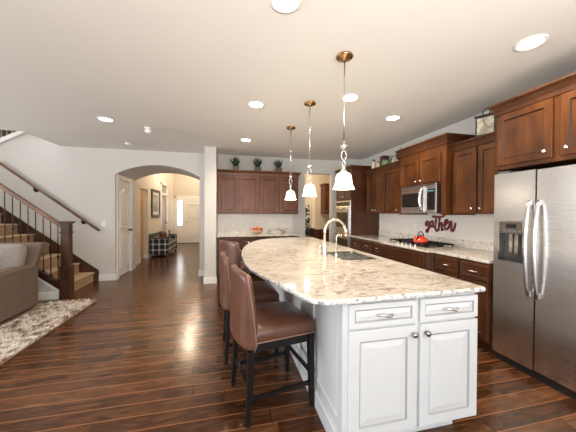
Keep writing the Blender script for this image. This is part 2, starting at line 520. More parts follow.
# hall
hb = MB()
HX = -2.30
hb.box(HX - .12, HX, 6.97, 7.77, 0, 3.4).box(HX - .12, HX, 7.77, 8.45, 2.02, 3.4).box(HX - .12, HX, 8.45, 10.02, 0, 3.4).box(HX - .12, HX, 10.02, 10.94, 2.36, 3.4).box(HX - .12, HX, 10.94, 12.3, 0, 3.4)
struct('wall_hall_left', hb, HALLW)
struct('wall_hall_recess', MB().box(-3.4, HX - .12, 8.45, 8.57, 0, 3.4).box(-3.5, -3.4, 7.0, 8.57, 0, 3.4).box(-3.4, HX - .12, 6.97, 7.1, 0, 3.4), TAN)
struct('wall_hall_right', MB().box(AX1 + .35, AX1 + .47, 6.97, 12.3, 0, 3.4), HALLW)
struct('wall_hall_end', MB().box(-2.42, .0, 12.3, 12.42, 0, 3.4), HALLW)
struct('wall_hall_over_arch', MB().box(-3.4, .0, 6.97, 7.0, ZC, 3.4).box(AX1 + .12, AX1 + .47, 6.93, 6.97, 0, ZC), HALLW)
# pantry behind opening
struct('wall_pantry', MB().box(1.3, 1.42, YB + .13, 8.0, 0, ZC).box(1.42, 3.6, 7.9, 8.0, 0, ZC).box(3.6, 3.72, 6.97, 8.0, 0, ZC).box(3.25, 3.6, 6.97, 7.05, 0, ZC), HALLW)
struct('ceiling_pantry', MB().box(1.3, 3.72, 6.97, 8.0, ZC, ZC + .1), CEIL)

def baseboard(name, boxes):
    b = MB()
    for x0, x1, y0, y1 in boxes:
        b.box(x0, x1, y0, y1, 0, .105).box(x0 + (.004 if x1 - x0 < .03 else 0), x1 - (.004 if x1 - x0 < .03 else 0), y0 + (.004 if y1 - y0 < .03 else 0), y1 - (.004 if y1 - y0 < .03 else 0), .105, .125)
    return struct(name, b, TRIM)
baseboard('baseboard_back', [(-2.50, AX0, YB - .016, YB - .001), (AX1, -.431, YB - .016, YB - .001), (AX1 - .016, AX1 - .001, YB - .016, 6.98)])
baseboard('baseboard_column', [(-.448, -.2, 5.182, 5.199), (-.448, -.431, 5.199, YB - .017), (-.214, -.2, 5.199, 5.21)])
baseboard('baseboard_arch', [(AX0 + .001, AX0 + .016, YB - .016, 5.90), (AX0 + .001, AX0 + .016, 6.80, 6.985), (HX, AX0 + .016, 6.971, 6.987)])
baseboard('baseboard_hall', [(HX + .001, HX + .016, 6.987, 7.77), (HX + .001, HX + .016, 8.45, 9.93), (HX - .115, HX + .016, 8.434, 8.45), (HX + .001, HX + .016, 11.03, 12.3)])
baseboard('baseboard_hall_end', [(-.95, -.25, 12.28, 12.299)])

# windows behind the camera and on the left (frames; daylight comes through them)
def window_frame(name, axis, p, a0, a1, z0, z1, n):
    b = MB()
    def bx(u0, u1, za, zb):
        if axis == 'y': b.box(u0, u1, p - .05, p + .05, za, zb)
        else: b.box(p - .05, p + .05, u0, u1, za, zb)
    bx(a0, a1, z0, z0 + .07); bx(a0, a1, z1 - .07, z1)
    for i in range(n + 1):
        u = a0 + (a1 - a0 - .07) * i / n
        bx(u, u + .07, z0 + .07, z1 - .07)
    return struct(name, b, TRIM)
window_frame('window_1', 'y', -3.07, -2.2, 2.6, 0, 2.35, 3)
window_frame('window_2', 'x', -7.07, .9, 4.3, .6, 2.4, 3)
window_frame('window_3', 'x', -7.07, -2.3, -.5, .6, 2.4, 2)

# ------------------------------------------------------------------ doors with panels
def frame_ring(w_, h_, inset, y, x0=0, z0=0):
    return [(x0 + inset, y, z0 + inset), (x0 + w_ - inset, y, z0 + inset), (x0 + w_ - inset, y, z0 + h_ - inset), (x0 + inset, y, z0 + h_ - inset)]

def panel_front(mb, x0, z0, w_, h_, t=.02, stile=.055, yf=0.0, raised=True, lip=.007):
    """cabinet door / drawer front: slab in front of plane yf (toward -y) with profiled centre panel"""
    s = min(stile, w_ / 3.2, h_ / 3.2)
    rs = [frame_ring(w_, h_, 0, yf, x0, z0), frame_ring(w_, h_, 0, yf - t + .003, x0, z0), frame_ring(w_, h_, .003, yf - t, x0, z0),
          frame_ring(w_, h_, s, yf - t, x0, z0), frame_ring(w_, h_, s + .008, yf - t + lip, x0, z0)]
    if raised:
        k = min(.028, (min(w_, h_) / 2 - s) * .5)
        rs += [frame_ring(w_, h_, s + .014, yf - t + lip, x0, z0), frame_ring(w_, h_, s + .014 + k, yf - t + .002, x0, z0)]
    nf = len(mb.bm.faces)
    mb.rings(rs)
    mb.bm.faces.ensure_lookup_table()
    for k in range(nf, len(mb.bm.faces)):
        # bottom/top caps aside, faces come ring by ring, four at a time
        if (k - nf) // 4 == 3: mb.bm.faces[k].material_index = 1
    return mb

def arch_panel(mb, x0, x1, z0, z1, rise, y, d):
    """raised arched-top panel on a door slab, y = slab face, protruding toward -y by d"""
    def ring(i, yy):
        n = 10; p = [(x0 + i, yy, z0 + i), (x1 - i, yy, z0 + i)]
        for k in range(n + 1):
            t = k / n; x = x1 - i - (x1 - x0 - 2 * i) * t
            p.append((x, yy, z1 - i - rise + rise * sin(pi * t)))
        return p
    mb.rings([ring(0, y), ring(.006, y - d), ring(.03, y - d), ring(.036, y - d * .25), ring(.05, y - d * .25), ring(.075, y - d)], cap0=False)

# arched two-panel door on the left side of the passage  (built facing -y, rotated to face +x)
t = thing('door_1', None, None, (AX0, 6.0, 0), radians(90)); t['kind'] = 'structure'
d = MB().box(.0, .70, .02, .055, .012, 2.04)
arch_panel(d, .11, .59, 1.02, 1.90, .10, .02, .018); arch_panel(d, .11, .59, .16, .88, .0, .02, .018)
d.build('door_leaf', TRIM, t)
MB().box(-.085, -.0, -.02, .10, 0, 2.05).box(.70, .785, -.02, .10, 0, 2.05).box(-.085, .785, -.02, .10, 2.05, 2.13).build('casing', TRIM, t)
kb = MB(); kb.lathe([(.024, 0), (.026, -.006), (.012, -.012), (.010, -.03), (.022, -.04), (.027, -.052), (.020, -.066), (.001, -.07)], .64, .018, 16, axis='y', cz=.96); kb.build('knob', BLACKM, t, smooth=True)
for z in (.22, 1.02, 1.82): MB().box(.001, .012, .008, .019, z - .045, z + .045).build('hinge', NICKEL, t)

# front door with sidelight
t = thing('door_2', None, None, (-2.28, 12.30, 0), 0); t['kind'] = 'structure'
MB().box(0, .10, -.03, -.001, 0, 2.07).box(.37, .44, -.03, -.001, 0, 2.0).box(1.36, 1.46, -.03, -.001, 0, 2.07).box(0, 1.46, -.03, -.001, 2.0, 2.10).build('casing', TRIM, t)
d = MB().box(.44, 1.36, -.018, -.001, .02, 2.0)
for (z0, z1) in ((1.62, 1.88), (1.05, 1.50), (.30, .92)): panel_front(d, .54, z0, .72, z1 - z0, .012, .03, -.018, lip=.012)
d.build('door_leaf', TRIM, t)
d = MB().box(.10, .37, -.018, -.001, .02, .80).box(.10, .14, -.018, -.001, .80, 1.92).box(.33, .37, -.018, -.001, .80, 1.92).box(.10, .37, -.018, -.001, 1.88, 2.0)
panel_front(d, .13, .12, .21, .60, .010, .02, -.018)
d.build('sidelight_panel', TRIM, t)
MB().box(.14, .33, -.010, -.002, .80, 1.88).build('sidelight_glass', GLASS_DAY, t)
MB().box(.225, .24, -.016, -.0105, .80, 1.88).box(.14, .33, -.016, -.0105, 1.15, 1.165).box(.14, .33, -.016, -.0105, 1.51, 1.525).build('muntin', TRIM, t)
MB().lathe([(.03, 0), (.012, -.01), (.01, -.04), (.028, -.055), (.02, -.07), (.001, -.075)], .50, -.018, 12, axis='y', cz=.95).build('knob', NICKEL, t, smooth=True)
BX('threshold', DARKW, t, .10, 1.36, -.05, -.001, 0, .02)

# glazed side door with transom in hall left wall
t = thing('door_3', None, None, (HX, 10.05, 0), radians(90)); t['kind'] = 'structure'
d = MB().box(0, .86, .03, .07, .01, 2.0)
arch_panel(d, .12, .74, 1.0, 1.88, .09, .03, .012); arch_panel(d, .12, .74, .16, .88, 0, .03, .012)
d.build('door_leaf', simple('shade_toned_door_paint', (.34, .31, .27), .4), t)  # leaf's shadow is put into its grey-brown colour
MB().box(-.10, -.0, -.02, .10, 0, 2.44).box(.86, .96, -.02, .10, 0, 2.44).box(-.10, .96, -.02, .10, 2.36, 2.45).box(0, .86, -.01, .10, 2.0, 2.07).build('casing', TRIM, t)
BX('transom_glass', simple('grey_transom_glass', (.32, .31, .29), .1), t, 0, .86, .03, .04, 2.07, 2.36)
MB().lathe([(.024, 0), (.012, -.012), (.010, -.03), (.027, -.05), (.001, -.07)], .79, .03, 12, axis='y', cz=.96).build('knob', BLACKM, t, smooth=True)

# pantry opening casing + tan light
# ------------------------------------------------------------------ cabinet builder
def knob(parent, x, y, z, m=NICKEL):
    MB().lathe([(.006, 0), (.006, -.010), (.014, -.016), (.0165, -.022), (.014, -.028), (.001, -.031)], x, y, 14, axis='y', cz=z).build('knob', m, parent, smooth=True)

def pull(parent, x, y, z, L=.10, m=NICKEL, scroll=False):
    pts, rad = [], []
    for i in range(17):
        u = i / 16
        xx = x - L / 2 + L * u
        off = .026 * (sin(pi * min(1, max(0, u))) ** .5 if 0 < u < 1 else 0)
        zz = z + (.006 * sin(2 * pi * u) if scroll else 0)
        pts.append((xx, y - off, zz)); rad.append(.0045 + .0035 * sin(pi * u))
    MB().tube(pts, rad, 8).build('handle', m, parent, smooth=True)

def crown(parent, w_, dp, z, m, rise=.09, out=.06, L=1, Rr=1):
    prof = [(0, -.012), (.012, -.012), (.014, 0), (.018, rise * .25), (out * .45, rise * .42), (out * .62, rise * .62), (out * .9, rise * .78), (out, rise * .84), (out, rise), (out - .01, rise)]
    rs = []
    for o, zz in prof:
        rs.append([(-o * L, -o, z + zz), (w_ + o * Rr, -o, z + zz), (w_ + o * Rr, dp, z + zz), (-o * L, dp, z + zz)])
    return MB().rings(rs).build('crown_moulding', m, parent)

def cabinet(name, label, cat, loc, rz, w_, dp, z0, z1, fronts, m, group=None, toe=0, cr=None, bodyfn=None, kmat=NICKEL, stile=.055, scroll=False):
    t = thing(name, label, cat, (loc[0], loc[1], 0), rz, group)
    b = MB().box(.001, w_ - .001, 0, dp, z0 + toe, z1)
    b.build('body', m, t)
    if toe: BX('toe_kick', m, t, .001, w_ - .001, .07, dp, z0 + .001, z0 + toe)
    for f in fronts:
        kind, x0, x1, za, zb, pl = f
        p = panel_front(MB(), x0, za, x1 - x0, zb - za, .02, stile if kind == 'door' else .03, -.0005, raised=False, lip=.009).build('door' if kind == 'door' else 'drawer', m, t, m2=DGLAZE)
        if pl:
            if pl[0] == 'knob': knob(p, pl[1], -.0205, pl[2], kmat)
            else: pull(p, pl[1], -.0205, pl[2], pl[3] if len(pl) > 3 else .10, kmat, scroll)
    if cr: crown(t, w_, dp, z1, CHERRY_D if m == CHERRY else m, **cr)  # crowns take darker wood, putting their underside shade into the colour
    return t

R90 = radians(-90)
FX = 2.45   # front plane of base cabinets on the right wall
# --- right wall base cabinets (local x runs toward the camera, y into the wall)
DB = XR - FX - .003
cabinet('base_cabinet', 'narrow cherry base cabinet beside the wall ovens, two doors under two drawers', 'cabinet', (FX, 4.847), R90, .837, DB, 0, .884,
        [('drawer', .02, .41, .70, .86, ('bar', .215, .78)), ('drawer', .425, .82, .70, .86, ('bar', .62, .78)),
         ('door', .02, .41, .13, .685, ('knob', .37, .63)), ('door', .425, .82, .13, .685, ('knob', .465, .63))], CHERRY_D, 'base cabinets along the right wall', toe=.1)
cabinet('base_cabinet', 'cherry drawer stack just left of the cooktop cabinet', 'cabinet', (FX, 4.008), R90, .27, DB, 0, .884,
        [('drawer', .015, .255, .70, .86, ('bar', .135, .78, .09)), ('drawer', .015, .255, .42, .685, ('bar', .135, .56, .09)), ('drawer', .015, .255, .13, .405, ('bar', .135, .27, .09))], CHERRY_D, 'base cabinets along the right wall', toe=.1)
ckt = cabinet('base_cabinet', 'wide bumped-out cherry cabinet under the cooktop with fluted corners', 'cabinet', (FX - .07, 3.66), R90, .92, DB + .07, 0, .884,
        [('drawer', .01, .91, .62, .86, None), ('drawer', .01, .91, .36, .605, None), ('drawer', .01, .91, .13, .345, None)], CHERRY_D, 'base cabinets along the right wall', toe=.1)
for sgn, xb in ((-1, 0.0), (1, .92)):
    # 45 degree fluted pilaster beside the cooktop cabinet
    b = MB()
    a = (xb, 0.0); c = (xb + sgn * .072, .070)
    n = 5
    b.prism([(xb + sgn * .0005, .0), (c[0], c[1]), (c[0], .3), (xb + sgn * .0005, .3)], .1, .884)
    dx, dy = (c[0] - a[0]) / n, (c[1] - a[1]) / n
    nx, ny = (sgn * .7071, -.7071)
    for i in range(n):
        px, py = a[0] + dx * (i + .5), a[1] + dy * (i + .5)
        b.tube([(px + nx * .001, py + ny * .001, .13), (px + nx * .001, py + ny * .001, .86)], .0085, 8)
    b.build('fluted_pilaster', CHERRY_D, ckt)
cabinet('base_cabinet', 'cherry base cabinet right of the cooktop, one drawer over one door', 'cabinet', (FX, 2.662), R90, .345, DB, 0, .884,
        [('drawer', .015, .335, .70, .86, ('bar', .175, .78)), ('door', .015, .335, .13, .685, ('knob', .295, .63))], CHERRY_D, 'base cabinets along the right wall', toe=.1)
cabinet('base_cabinet', 'cherry base cabinet directly beside the refrigerator, one drawer over one door', 'cabinet', (FX, 2.315), R90, .335, DB, 0, .884,
        [('drawer', .01, .325, .70, .86, ('bar', .17, .78)), ('door', .01, .325, .13, .685, ('knob', .05, .63))], CHERRY_D, 'base cabinets along the right wall', toe=.1)

# --- counter on right wall
CX = 2.425
out = [(XR - .002, 1.985), (XR - .002, 4.846), (CX, 4.846), (CX, 3.76), (CX - .07, 3.69), (CX - .07, 2.72), (CX, 2.65), (CX, 1.985)]
t = thing('countertop', 'long granite countertop running under the cherry wall cabinets on the right', 'countertop', (0, 0, 0))
MB().poly_hole(out, None, .886, .915).build('slab', GRAN, t, bev=.004)
MB().box(XR - .024, XR - .003, 1.99, 4.846, .9155, 1.015).build('upstand', GSPL, t)
t['label'] = 'long granite countertop running under the cherry wall cabinets on the right'
struct('wall_right_backsplash', MB().box(XR - .012, XR - .0005, 1.9, 4.85, 1.0155, 1.45), TILE)

# --- right wall upper cabinets
UX = 2.72; UD = XR - UX - .013
UT = 2.135
cabinet('wall_cabinet', 'three-door cherry wall cabinet above the counter between ovens and microwave', 'cabinet', (UX, 4.74), R90, 1.155, UD, 1.36, UT,
        [('door', .015, .305, 1.375, 2.10, ('knob', .275, 1.42)), ('door', .335, .625, 1.375, 2.10, ('knob', .365, 1.42)), ('door', .67, 1.04, 1.375, 2.10, ('knob', 1.0, 1.42))],
        CHERRY, 'wall cabinets on the right', cr=dict(rise=.075, out=.05, L=1, Rr=0))
HXF = 2.62
t = cabinet('wall_cabinet', 'taller cherry wall cabinet above the microwave with heavy crown', 'cabinet', (HXF, 3.575), R90, .885, XR - HXF - .013, 1.755, 2.235,
        [('door', .03, .425, 1.775, 2.13, ('knob', .39, 1.81)), ('door', .445, .81, 1.775, 2.13, ('knob', .48, 1.81))],
        CHERRY, 'wall cabinets on the right', cr=dict(rise=.10, out=.065, L=.5, Rr=1))
for x0 in (0.001, .81):
    BX('side_pilaster', CHERRY, t, x0, x0 + .074, -.003, XR - HXF - .02, 1.345, 1.7545)
cabinet('wall_cabinet', 'two-door cherry wall cabinet between microwave and refrigerator, with clock on top', 'cabinet', (UX, 2.688), R90, .74, UD, 1.36, UT,
        [('door', .015, .325, 1.375, 2.11, ('knob', .285, 1.42)), ('door', .345, .655, 1.375, 2.11, ('knob', .385, 1.42))],
        CHERRY, 'wall cabinets on the right', cr=dict(rise=.075, out=.05, L=0, Rr=0))
cabinet('wall_cabinet', 'deep cherry cabinet above the stainless refrigerator', 'cabinet', (2.44, 1.945), R90, 1.05, XR - 2.44 - .003, 1.765, 2.275,
        [('door', .03, .45, 1.80, 2.255, ('knob', .41, 1.85)), ('door', .50, .92, 1.80, 2.255, ('knob', .545, 1.85))],
        CHERRY, 'wall cabinets on the right', cr=dict(rise=.085, out=.065, L=.4, Rr=1))
BXp = MB().box(2.50, XR - .003, 1.962, 1.98, .0, 1.762)
tag(BXp.build('refrigerator_side_panel', CHERRY_D), 'tall cherry side panel between the refrigerator and the base cabinets', 'panel')

# --- oven tower
t = cabinet('oven_cabinet', 'tall cherry oven cabinet at the far end of the right wall', 'cabinet', (FX, 5.60), R90, .748, DB, 0, 2.245,
        [('door', .02, .37, 1.66, 2.08, ('knob', .335, 1.71)), ('door', .38, .73, 1.66, 2.08, ('knob', .415, 1.71)), ('drawer', .02, .73, .12, .33, ('bar', .375, .23))],
        CHERRY_D, toe=.1, cr=dict(rise=.08, out=.06, L=0, Rr=1))
struct('wall_back_filler', MB().box(2.60, XR - .001, 5.605, YB - .001, 0, ZC), WALL)
t = thing('wall_oven', 'stainless double wall oven set in the tall cherry cabinet', 'oven', (FX, 5.58, 0), R90)
BX('frame', STEEL, t, 0, .71, -.024, -.0015, .36, 1.62, bev=.004)
BX('control_panel', BLACKG, t, .03, .68, -.029, -.0245, 1.52, 1.60)
for z0, z1 in ((.98, 1.50), (.40, .94)):
    dd = BX('door', STEEL, t, .01, .70, -.044, -.0245, z0, z1, bev=.004)
    BX('window', BLACKG, dd, .08, .63, -.047, -.0445, z0 + .08, z1 - .12)
    MB().tube([(.05, -.0445, z1 - .045), (.05, -.085, z1 - .045), (.66, -.085, z1 - .045), (.66, -.0445, z1 - .045)], .011, 10).build('handle', CHROME, dd, smooth=True)

# --- microwave
t = thing('microwave', 'stainless over-the-range microwave with curved handle below the hood cabinet', 'microwave', (HXF, 3.575, 0), R90)
BX('body', BLACKP, t, .13, .80, -.045, XR - HXF - .02, 1.365, 1.752)
BX('front_frame', STEEL, t, .132, .798, -.062, -.0455, 1.365, 1.752, bev=.004)
BX('vent_grille', BLACKP, t, .15, .78, -.066, -.0625, 1.735, 1.745)
dd = BX('door', STEEL, t, .138, .60, -.076, -.0625, 1.38, 1.728, bev=.004)
BX('window', BLACKG, dd, .165, .50, -.079, -.0765, 1.45, 1.645)
BX('control_panel', BLACKG, t, .645, .775, -.067, -.0625, 1.41, 1.68)
BX('display', simple('microwave_display', (.02, .04, .04), .2, emis=(.2, .5, .5), es=.3), t, .655, .765, -.069, -.0672, 1.645, 1.668)
pts = [(.575, -.077, 1.40), (.58, -.100, 1.42), (.572, -.116, 1.49), (.566, -.120, 1.555), (.572, -.116, 1.62), (.58, -.100, 1.69), (.575, -.077, 1.71)]
MB().tube(pts, .013, 10).build('handle', CHROME, t, smooth=True)

# --- refrigerator
HSTEEL = simple('satin_handle_steel', (.58, .57, .56), .26, 1)
FF = 2.45
t = thing('refrigerator', 'stainless side-by-side refrigerator with water and ice dispenser', 'refrigerator', (FF, 1.958, 0), R90)
BX('body', simple('grey_fridge_side', (.14, .14, .145), .4), t, .004, .906, .075, XR - FF - .02, .03, 1.735)
BX('base_grille', BLACKP, t, .01, .90, .03, .20, .0, .062)
# left door with recess for dispenser: frame boxes around opening
b = MB()
DZ0, DZ1 = .072, 1.728
dx0, dx1, dz0, dz1 = .056, .252, .945, 1.292
W1 = .338
b.box(.002, dx0, 0, .07, DZ0, DZ1).box(dx1, W1, 0, .07, DZ0, DZ1).box(dx0, dx1, 0, .07, DZ0, dz0).box(dx0, dx1, 0, .07, dz1, DZ1)
fd = b.build('freezer_door', STEEL, t)
BX('dispenser_recess', simple('dark_grey_recess', (.05, .05, .052), .4), fd, dx0 + .001, dx1 - .001, .058, .069, dz0, dz1)
rim = MB()
for (a, b_, c, e) in ((dx0 - .008, dx0 + .002, dz0 - .008, dz1 + .008), (dx1 - .002, dx1 + .008, dz0 - .008, dz1 + .008), (dx0 + .002, dx1 - .002, dz0 - .008, dz0 + .004), (dx0 + .002, dx1 - .002, dz1 - .004, dz1 + .008)):
    rim.box(a, b_, -.006, -.0005, c, e)
rim.build('dispenser_rim', CHROME, fd)
BX('dispenser_control', simple('bronze_grey_panel', (.12, .10, .085), .35, .3), fd, dx0 + .003, dx1 - .003, .002, .055, dz1 - .105, dz1 - .003)
BX('display', BLACKG, fd, dx0 + .055, dx1 - .055, -.002, .0018, dz1 - .055, dz1 - .02)
for i in range(4): BX('button', GREYP, fd, dx0 + .03 + .042 * i, dx0 + .058 + .042 * i, -.001, .0018, dz1 - .09, dz1 - .075)
MB().box(dx0 + .06, dx0 + .09, .03, .052, dz0 + .05, dz1 - .11).box(dx1 - .09, dx1 - .06, .03, .052, dz0 + .05, dz1 - .11).build('paddle', CHROME, fd)
BX('drip_tray', BLACKP, fd, dx0 + .003, dx1 - .003, .004, .056, dz0 + .004, dz0 + .014)
fr = BX('refrigerator_door', STEEL, t, W1 + .006, .906, 0, .07, DZ0, DZ1, bev=.006)
for pr, xh, xo in ((fd, W1 - .03, 1), (fr, W1 + .036, -1)):
    pts, rad = [], []
    for i in range(21):
        u = i / 20
        bow = sin(pi * u) ** .6 if 0 < u < 1 else 0
        pts.append((xh, -.012 - .046 * bow, .68 + .79 * u)); rad.append(.0135)
    MB().tube(pts, rad, 12).build('handle', HSTEEL, pr, smooth=True)
    BX('handle_mount', HSTEEL, pr, xh - .016, xh + .016, -.022, -.0005, 1.43, 1.475, bev=.004)
    BX('handle_mount', HSTEEL, pr, xh - .016, xh + .016, -.022, -.0005, .675, .72, bev=.004)
BX('hinge_cover', GREYP, t, .02, .12, .02, .12, 1.729, 1.75)

# --- cooktop
t = thing('cooktop', 'gas cooktop with black grates set in the right-hand granite counter', 'cooktop', (2.46, 3.67, .9155), R90)
BX('base_plate', STEEL, t, 0, .82, 0, .50, .0002, .008, bev=.003)
for i in range(3):
    x0 = .015 + i * .265
    g = MB()
    for xx in (x0, x0 + .235): g.box(xx, xx + .014, .05, .47, .030, .044)
    for yy in (.05, .19, .325, .456): g.box(x0, x0 + .249, yy, yy + .014, .030, .044)
    g.box(x0 + .118, x0 + .132, .05, .47, .030, .044)
    for xx in (x0, x0 + .235):
        for yy in (.05, .456): g.box(xx, xx + .014, yy, yy + .014, .008, .030)
    g.build('grate', BLACKM, t)
for (bx_, by_) in ((.14, .15), (.14, .37), (.405, .26), (.67, .15), (.67, .37)):
    MB().lathe([(.045, .008), (.045, .016), (.030, .020), (.030, .027), (.001, .028)], bx_, by_, 18).build('burner', BLACKM, t, smooth=False)
for i in range(5):
    MB().lathe([(.017, .008), (.017, .024), (.014, .030), (.001, .031)], .26 + .09 * i, .026, 14).build('control_knob', CHROME, t)

# --- kettle
t = thing('kettle', 'red enamel kettle with black arched handle on the cooktop', 'kettle', (2.60, 3.09, .9603), radians(200)); t.scale = (.90, .90, .80)
MB().lathe([(.085, 0), (.098, .008), (.105, .03), (.098, .06), (.075, .088), (.045, .104), (.040, .108)], n=28).build('body', RED, t, smooth=True)
MB().lathe([(.040, .1085), (.036, .116), (.010, .120), (.010, .128), (.015, .135), (.010, .143), (.001, .145)], n=20).build('lid', BLACKP, t, smooth=True)
MB().tube([(.085, 0, .055), (.125, 0, .080), (.150, 0, .115)], [.022, .015, .011], 12).build('spout', RED, t, smooth=True)
pts = [(.078 * cos(pi * i / 14), 0, .088 + .10 * sin(pi * i / 14)) for i in range(15)]
MB().tube(pts, .010, 10).build('handle', BLACKP, t, smooth=True)

# --- "gather" script sign on the backsplash, drawn as raised strokes (reads toward -y)
def spline(pts, n=7):
    P = [Vector((*p, 0)) for p in pts]; P = [P[0]] + P + [P[-1]]; o = []
    for i in range(1, len(P) - 2):
        for k in range(n):
            u = k / n; a, b, c, d = P[i - 1], P[i], P[i + 1], P[i + 2]
            q = .5 * ((2 * b) + (c - a) * u + (2 * a - 5 * b + 4 * c - d) * u * u + (3 * b - a - 3 * c + d) * u ** 3)
            o.append((q.x, q.y))
    o.append((P[-2].x, P[-2].y)); return o
# coordinates in picture-like units: s along the word (0..1), v height (0..1)
strokes = {
 'g': [[(.125, .60), (.09, .70), (.04, .66), (.015, .52), (.04, .42), (.09, .46), (.125, .62), (.13, .45), (.125, .25), (.09, .08), (.045, .06), (.04, .16), (.10, .26), (.17, .36)]],
 'a': [[(.285, .62), (.25, .72), (.20, .66), (.18, .52), (.205, .40), (.25, .44), (.285, .62), (.28, .45), (.30, .38), (.335, .45)]],
 't': [[(.385, .96), (.375, .70), (.36, .42), (.375, .22), (.41, .16), (.45, .30)], [(.25, .93), (.31, 1.0), (.40, .97), (.52, .96), (.62, 1.02), (.66, 1.12)]],
 'h': [[(.495, .95), (.485, .60), (.465, .18)], [(.47, .35), (.50, .55), (.55, .66), (.575, .56), (.565, .35), (.585, .24), (.63, .34)]],
 'e': [[(.63, .45), (.70, .58), (.755, .72), (.73, .84), (.68, .76), (.66, .56), (.675, .38), (.72, .30), (.77, .38), (.80, .50)]],
 'r': [[(.80, .50), (.83, .70), (.86, .74), (.875, .62), (.86, .45), (.875, .25), (.915, .24), (.955, .42), (.985, .68)]],
}
t = thing('gather_sign', 'crimson metal script sign reading gather on the backsplash', 'sign', (XR - .0125, 3.545, 1.055), 0)
for ch, sts in strokes.items():
    b = MB()
    for st in sts:
        sp_ = spline(st)
        pts = [(-.010, -.57 * u, .265 * v) for u, v in sp_]
        b.tube(pts, [.0105 + .005 * abs(sin(3 * i / len(pts) * pi)) for i in range(len(pts))], 8)
    o = b.build('letter', CRIM, t, smooth=True)

# --- dining / back wall cabinets (facing -y)
BY = 5.235
DDp = YB - BY - .003
cabinet('base_cabinet', 'cherry base cabinet on the back wall next to the white column', 'cabinet', (-.205, BY), 0, .83, DDp, 0, .884,
        [('drawer', .02, .405, .70, .86, ('bar', .21, .78)), ('drawer', .42, .81, .70, .86, ('bar', .615, .78)),
         ('door', .02, .405, .13, .685, ('knob', .37, .62)), ('door', .42, .81, .13, .685, ('knob', .455, .62))], CHERRY_D, 'base cabinets on the back wall', toe=.1)
cabinet('base_cabinet', 'cherry base cabinet on the back wall next to the pantry opening', 'cabinet', (.627, BY), 0, .83, DDp, 0, .884,
        [('drawer', .02, .405, .70, .86, ('bar', .21, .78)), ('drawer', .42, .81, .70, .86, ('bar', .615, .78)),
         ('door', .02, .405, .13, .685, ('knob', .37, .62)), ('door', .42, .81, .13, .685, ('knob', .455, .62))], CHERRY_D, 'base cabinets on the back wall', toe=.1)
t = thing('countertop', 'pale granite countertop on the back wall holding the fruit bowl', 'countertop', (0, 0, 0))
MB().box(-.212, 1.475, BY - .035, YB - .002, .886, .915).build('slab', GRAN, t, bev=.004)
MB().box(-.21, 1.47, YB - .024, YB - .003, .9155, 1.015).build('upstand', GSPL, t)
struct('wall_back_backsplash', MB().box(-.213, 1.47, YB - .012, YB - .0005, 1.0155, 1.40), TILE)
BUY = 5.52
for i, (x0, w_, lab) in enumerate(((-.212, .86, 'two-door cherry wall cabinet over the back counter nearest the white column'), (.65, .86, 'two-door cherry wall cabinet over the back counter nearest the pantry opening'))):
    cabinet('wall_cabinet', lab, 'cabinet', (x0, BUY), 0, w_, YB - BUY - .013, 1.335, 2.165,
            [('door', .025, .418, 1.36, 2.12, ('knob', .375, 1.41)), ('door', .442, .835, 1.36, 2.12, ('knob', .485, 1.41))],
            CHERRY_M, 'wall cabinets over the back counter', cr=dict(rise=.075, out=.055, L=0, Rr=i))

# --- pantry cabinets seen through the opening
cabinet('base_cabinet', 'dark base cabinet with stone top seen through the pantry opening', 'cabinet', (2.54, 7.28), 0, .85, .60, 0, .884,
        [('drawer', .02, .415, .70, .86, ('bar', .21, .78)), ('drawer', .43, .83, .70, .86, ('bar', .63, .78)), ('door', .02, .415, .13, .685, ('knob', .37, .62)), ('door', .43, .83, .13, .685, ('knob', .47, .62))], CHERRY_D, toe=.1)
tag(BX('countertop', GRAN, None, 2.52, 3.41, 7.25, 7.897, .886, .915), 'short stone countertop seen through the pantry opening', 'countertop')
cabinet('wall_cabinet', 'narrow cherry wall cabinet inside the pantry opening', 'cabinet', (2.90, 7.55), 0, .46, .34, 1.33, 2.2,
        [('door', .02, .44, 1.38, 2.17, ('knob', .06, 1.43))], CHERRY, cr=dict(rise=.07, out=.05, L=1, Rr=0))
b = MB()
for k in range(5):
    x = 2.38 + k * .03
    b.tube([(x, 7.86 + .012 * sin(k * 2), 1.62), (x + .006, 7.85, 1.1), (x, 7.86, .55)], [.016, .022, .026], 8)
HANG = mottled('black_white_patterned_cloth', [(.40, (.02, .02, .02)), (.5, (.08, .08, .08)), (.58, (.6, .6, .58))], 16)
tag(b.build('hanging_curtain', HANG, smooth=True), 'dark patterned cloth hanging in the pantry behind the opening', 'curtain')
struct('trim_1', MB().box(2.61, 2.70, 7.86, 7.899, 0, 2.1), TRIM)

# --- outlets and switches
def outlet(name, label, cat, loc, rz, n=1, grp=None, sw=False):
    t = thing(name, label, cat, loc, rz, grp)
    w_ = .035 + .046 * (n - 1)
    BX('cover_plate', PLATE, t, -w_, w_, -.006, -.0005, -.058, .058, bev=.002)
    for k in range(n):
        cx = -.046 * (n - 1) / 2 * 2 / 2 + .046 * k if n > 1 else 0
        if sw: BX('toggle', PLATE, t, cx - .012, cx + .012, -.010, -.0062, -.030, .030, bev=.002)
        else:
            BX('socket', PLATEG, t, cx - .010, cx + .010, -.0072, -.0062, .010, .032)
            BX('socket', PLATEG, t, cx - .010, cx + .010, -.0072, -.0062, -.032, -.010)
g = 'wall plates over the back counter'
outlet('outlet', 'white double wall plate above the back counter, leftmost of three', 'outlet', (.055, YB - .0125, 1.115), 0, 2, g)
outlet('outlet', 'white double wall plate above the back counter, left of the fruit bowl', 'outlet', (.215, YB - .0125, 1.115), 0, 2, g)
outlet('outlet', 'white wide wall plate above the back counter, right of the fruit bowl', 'outlet', (.98, YB - .0125, 1.115), 0, 2, g)
outlet('outlet', 'white outlet on the right backsplash near the oven cabinet', 'outlet', (XR - .0125, 4.50, 1.12), R90, 1)
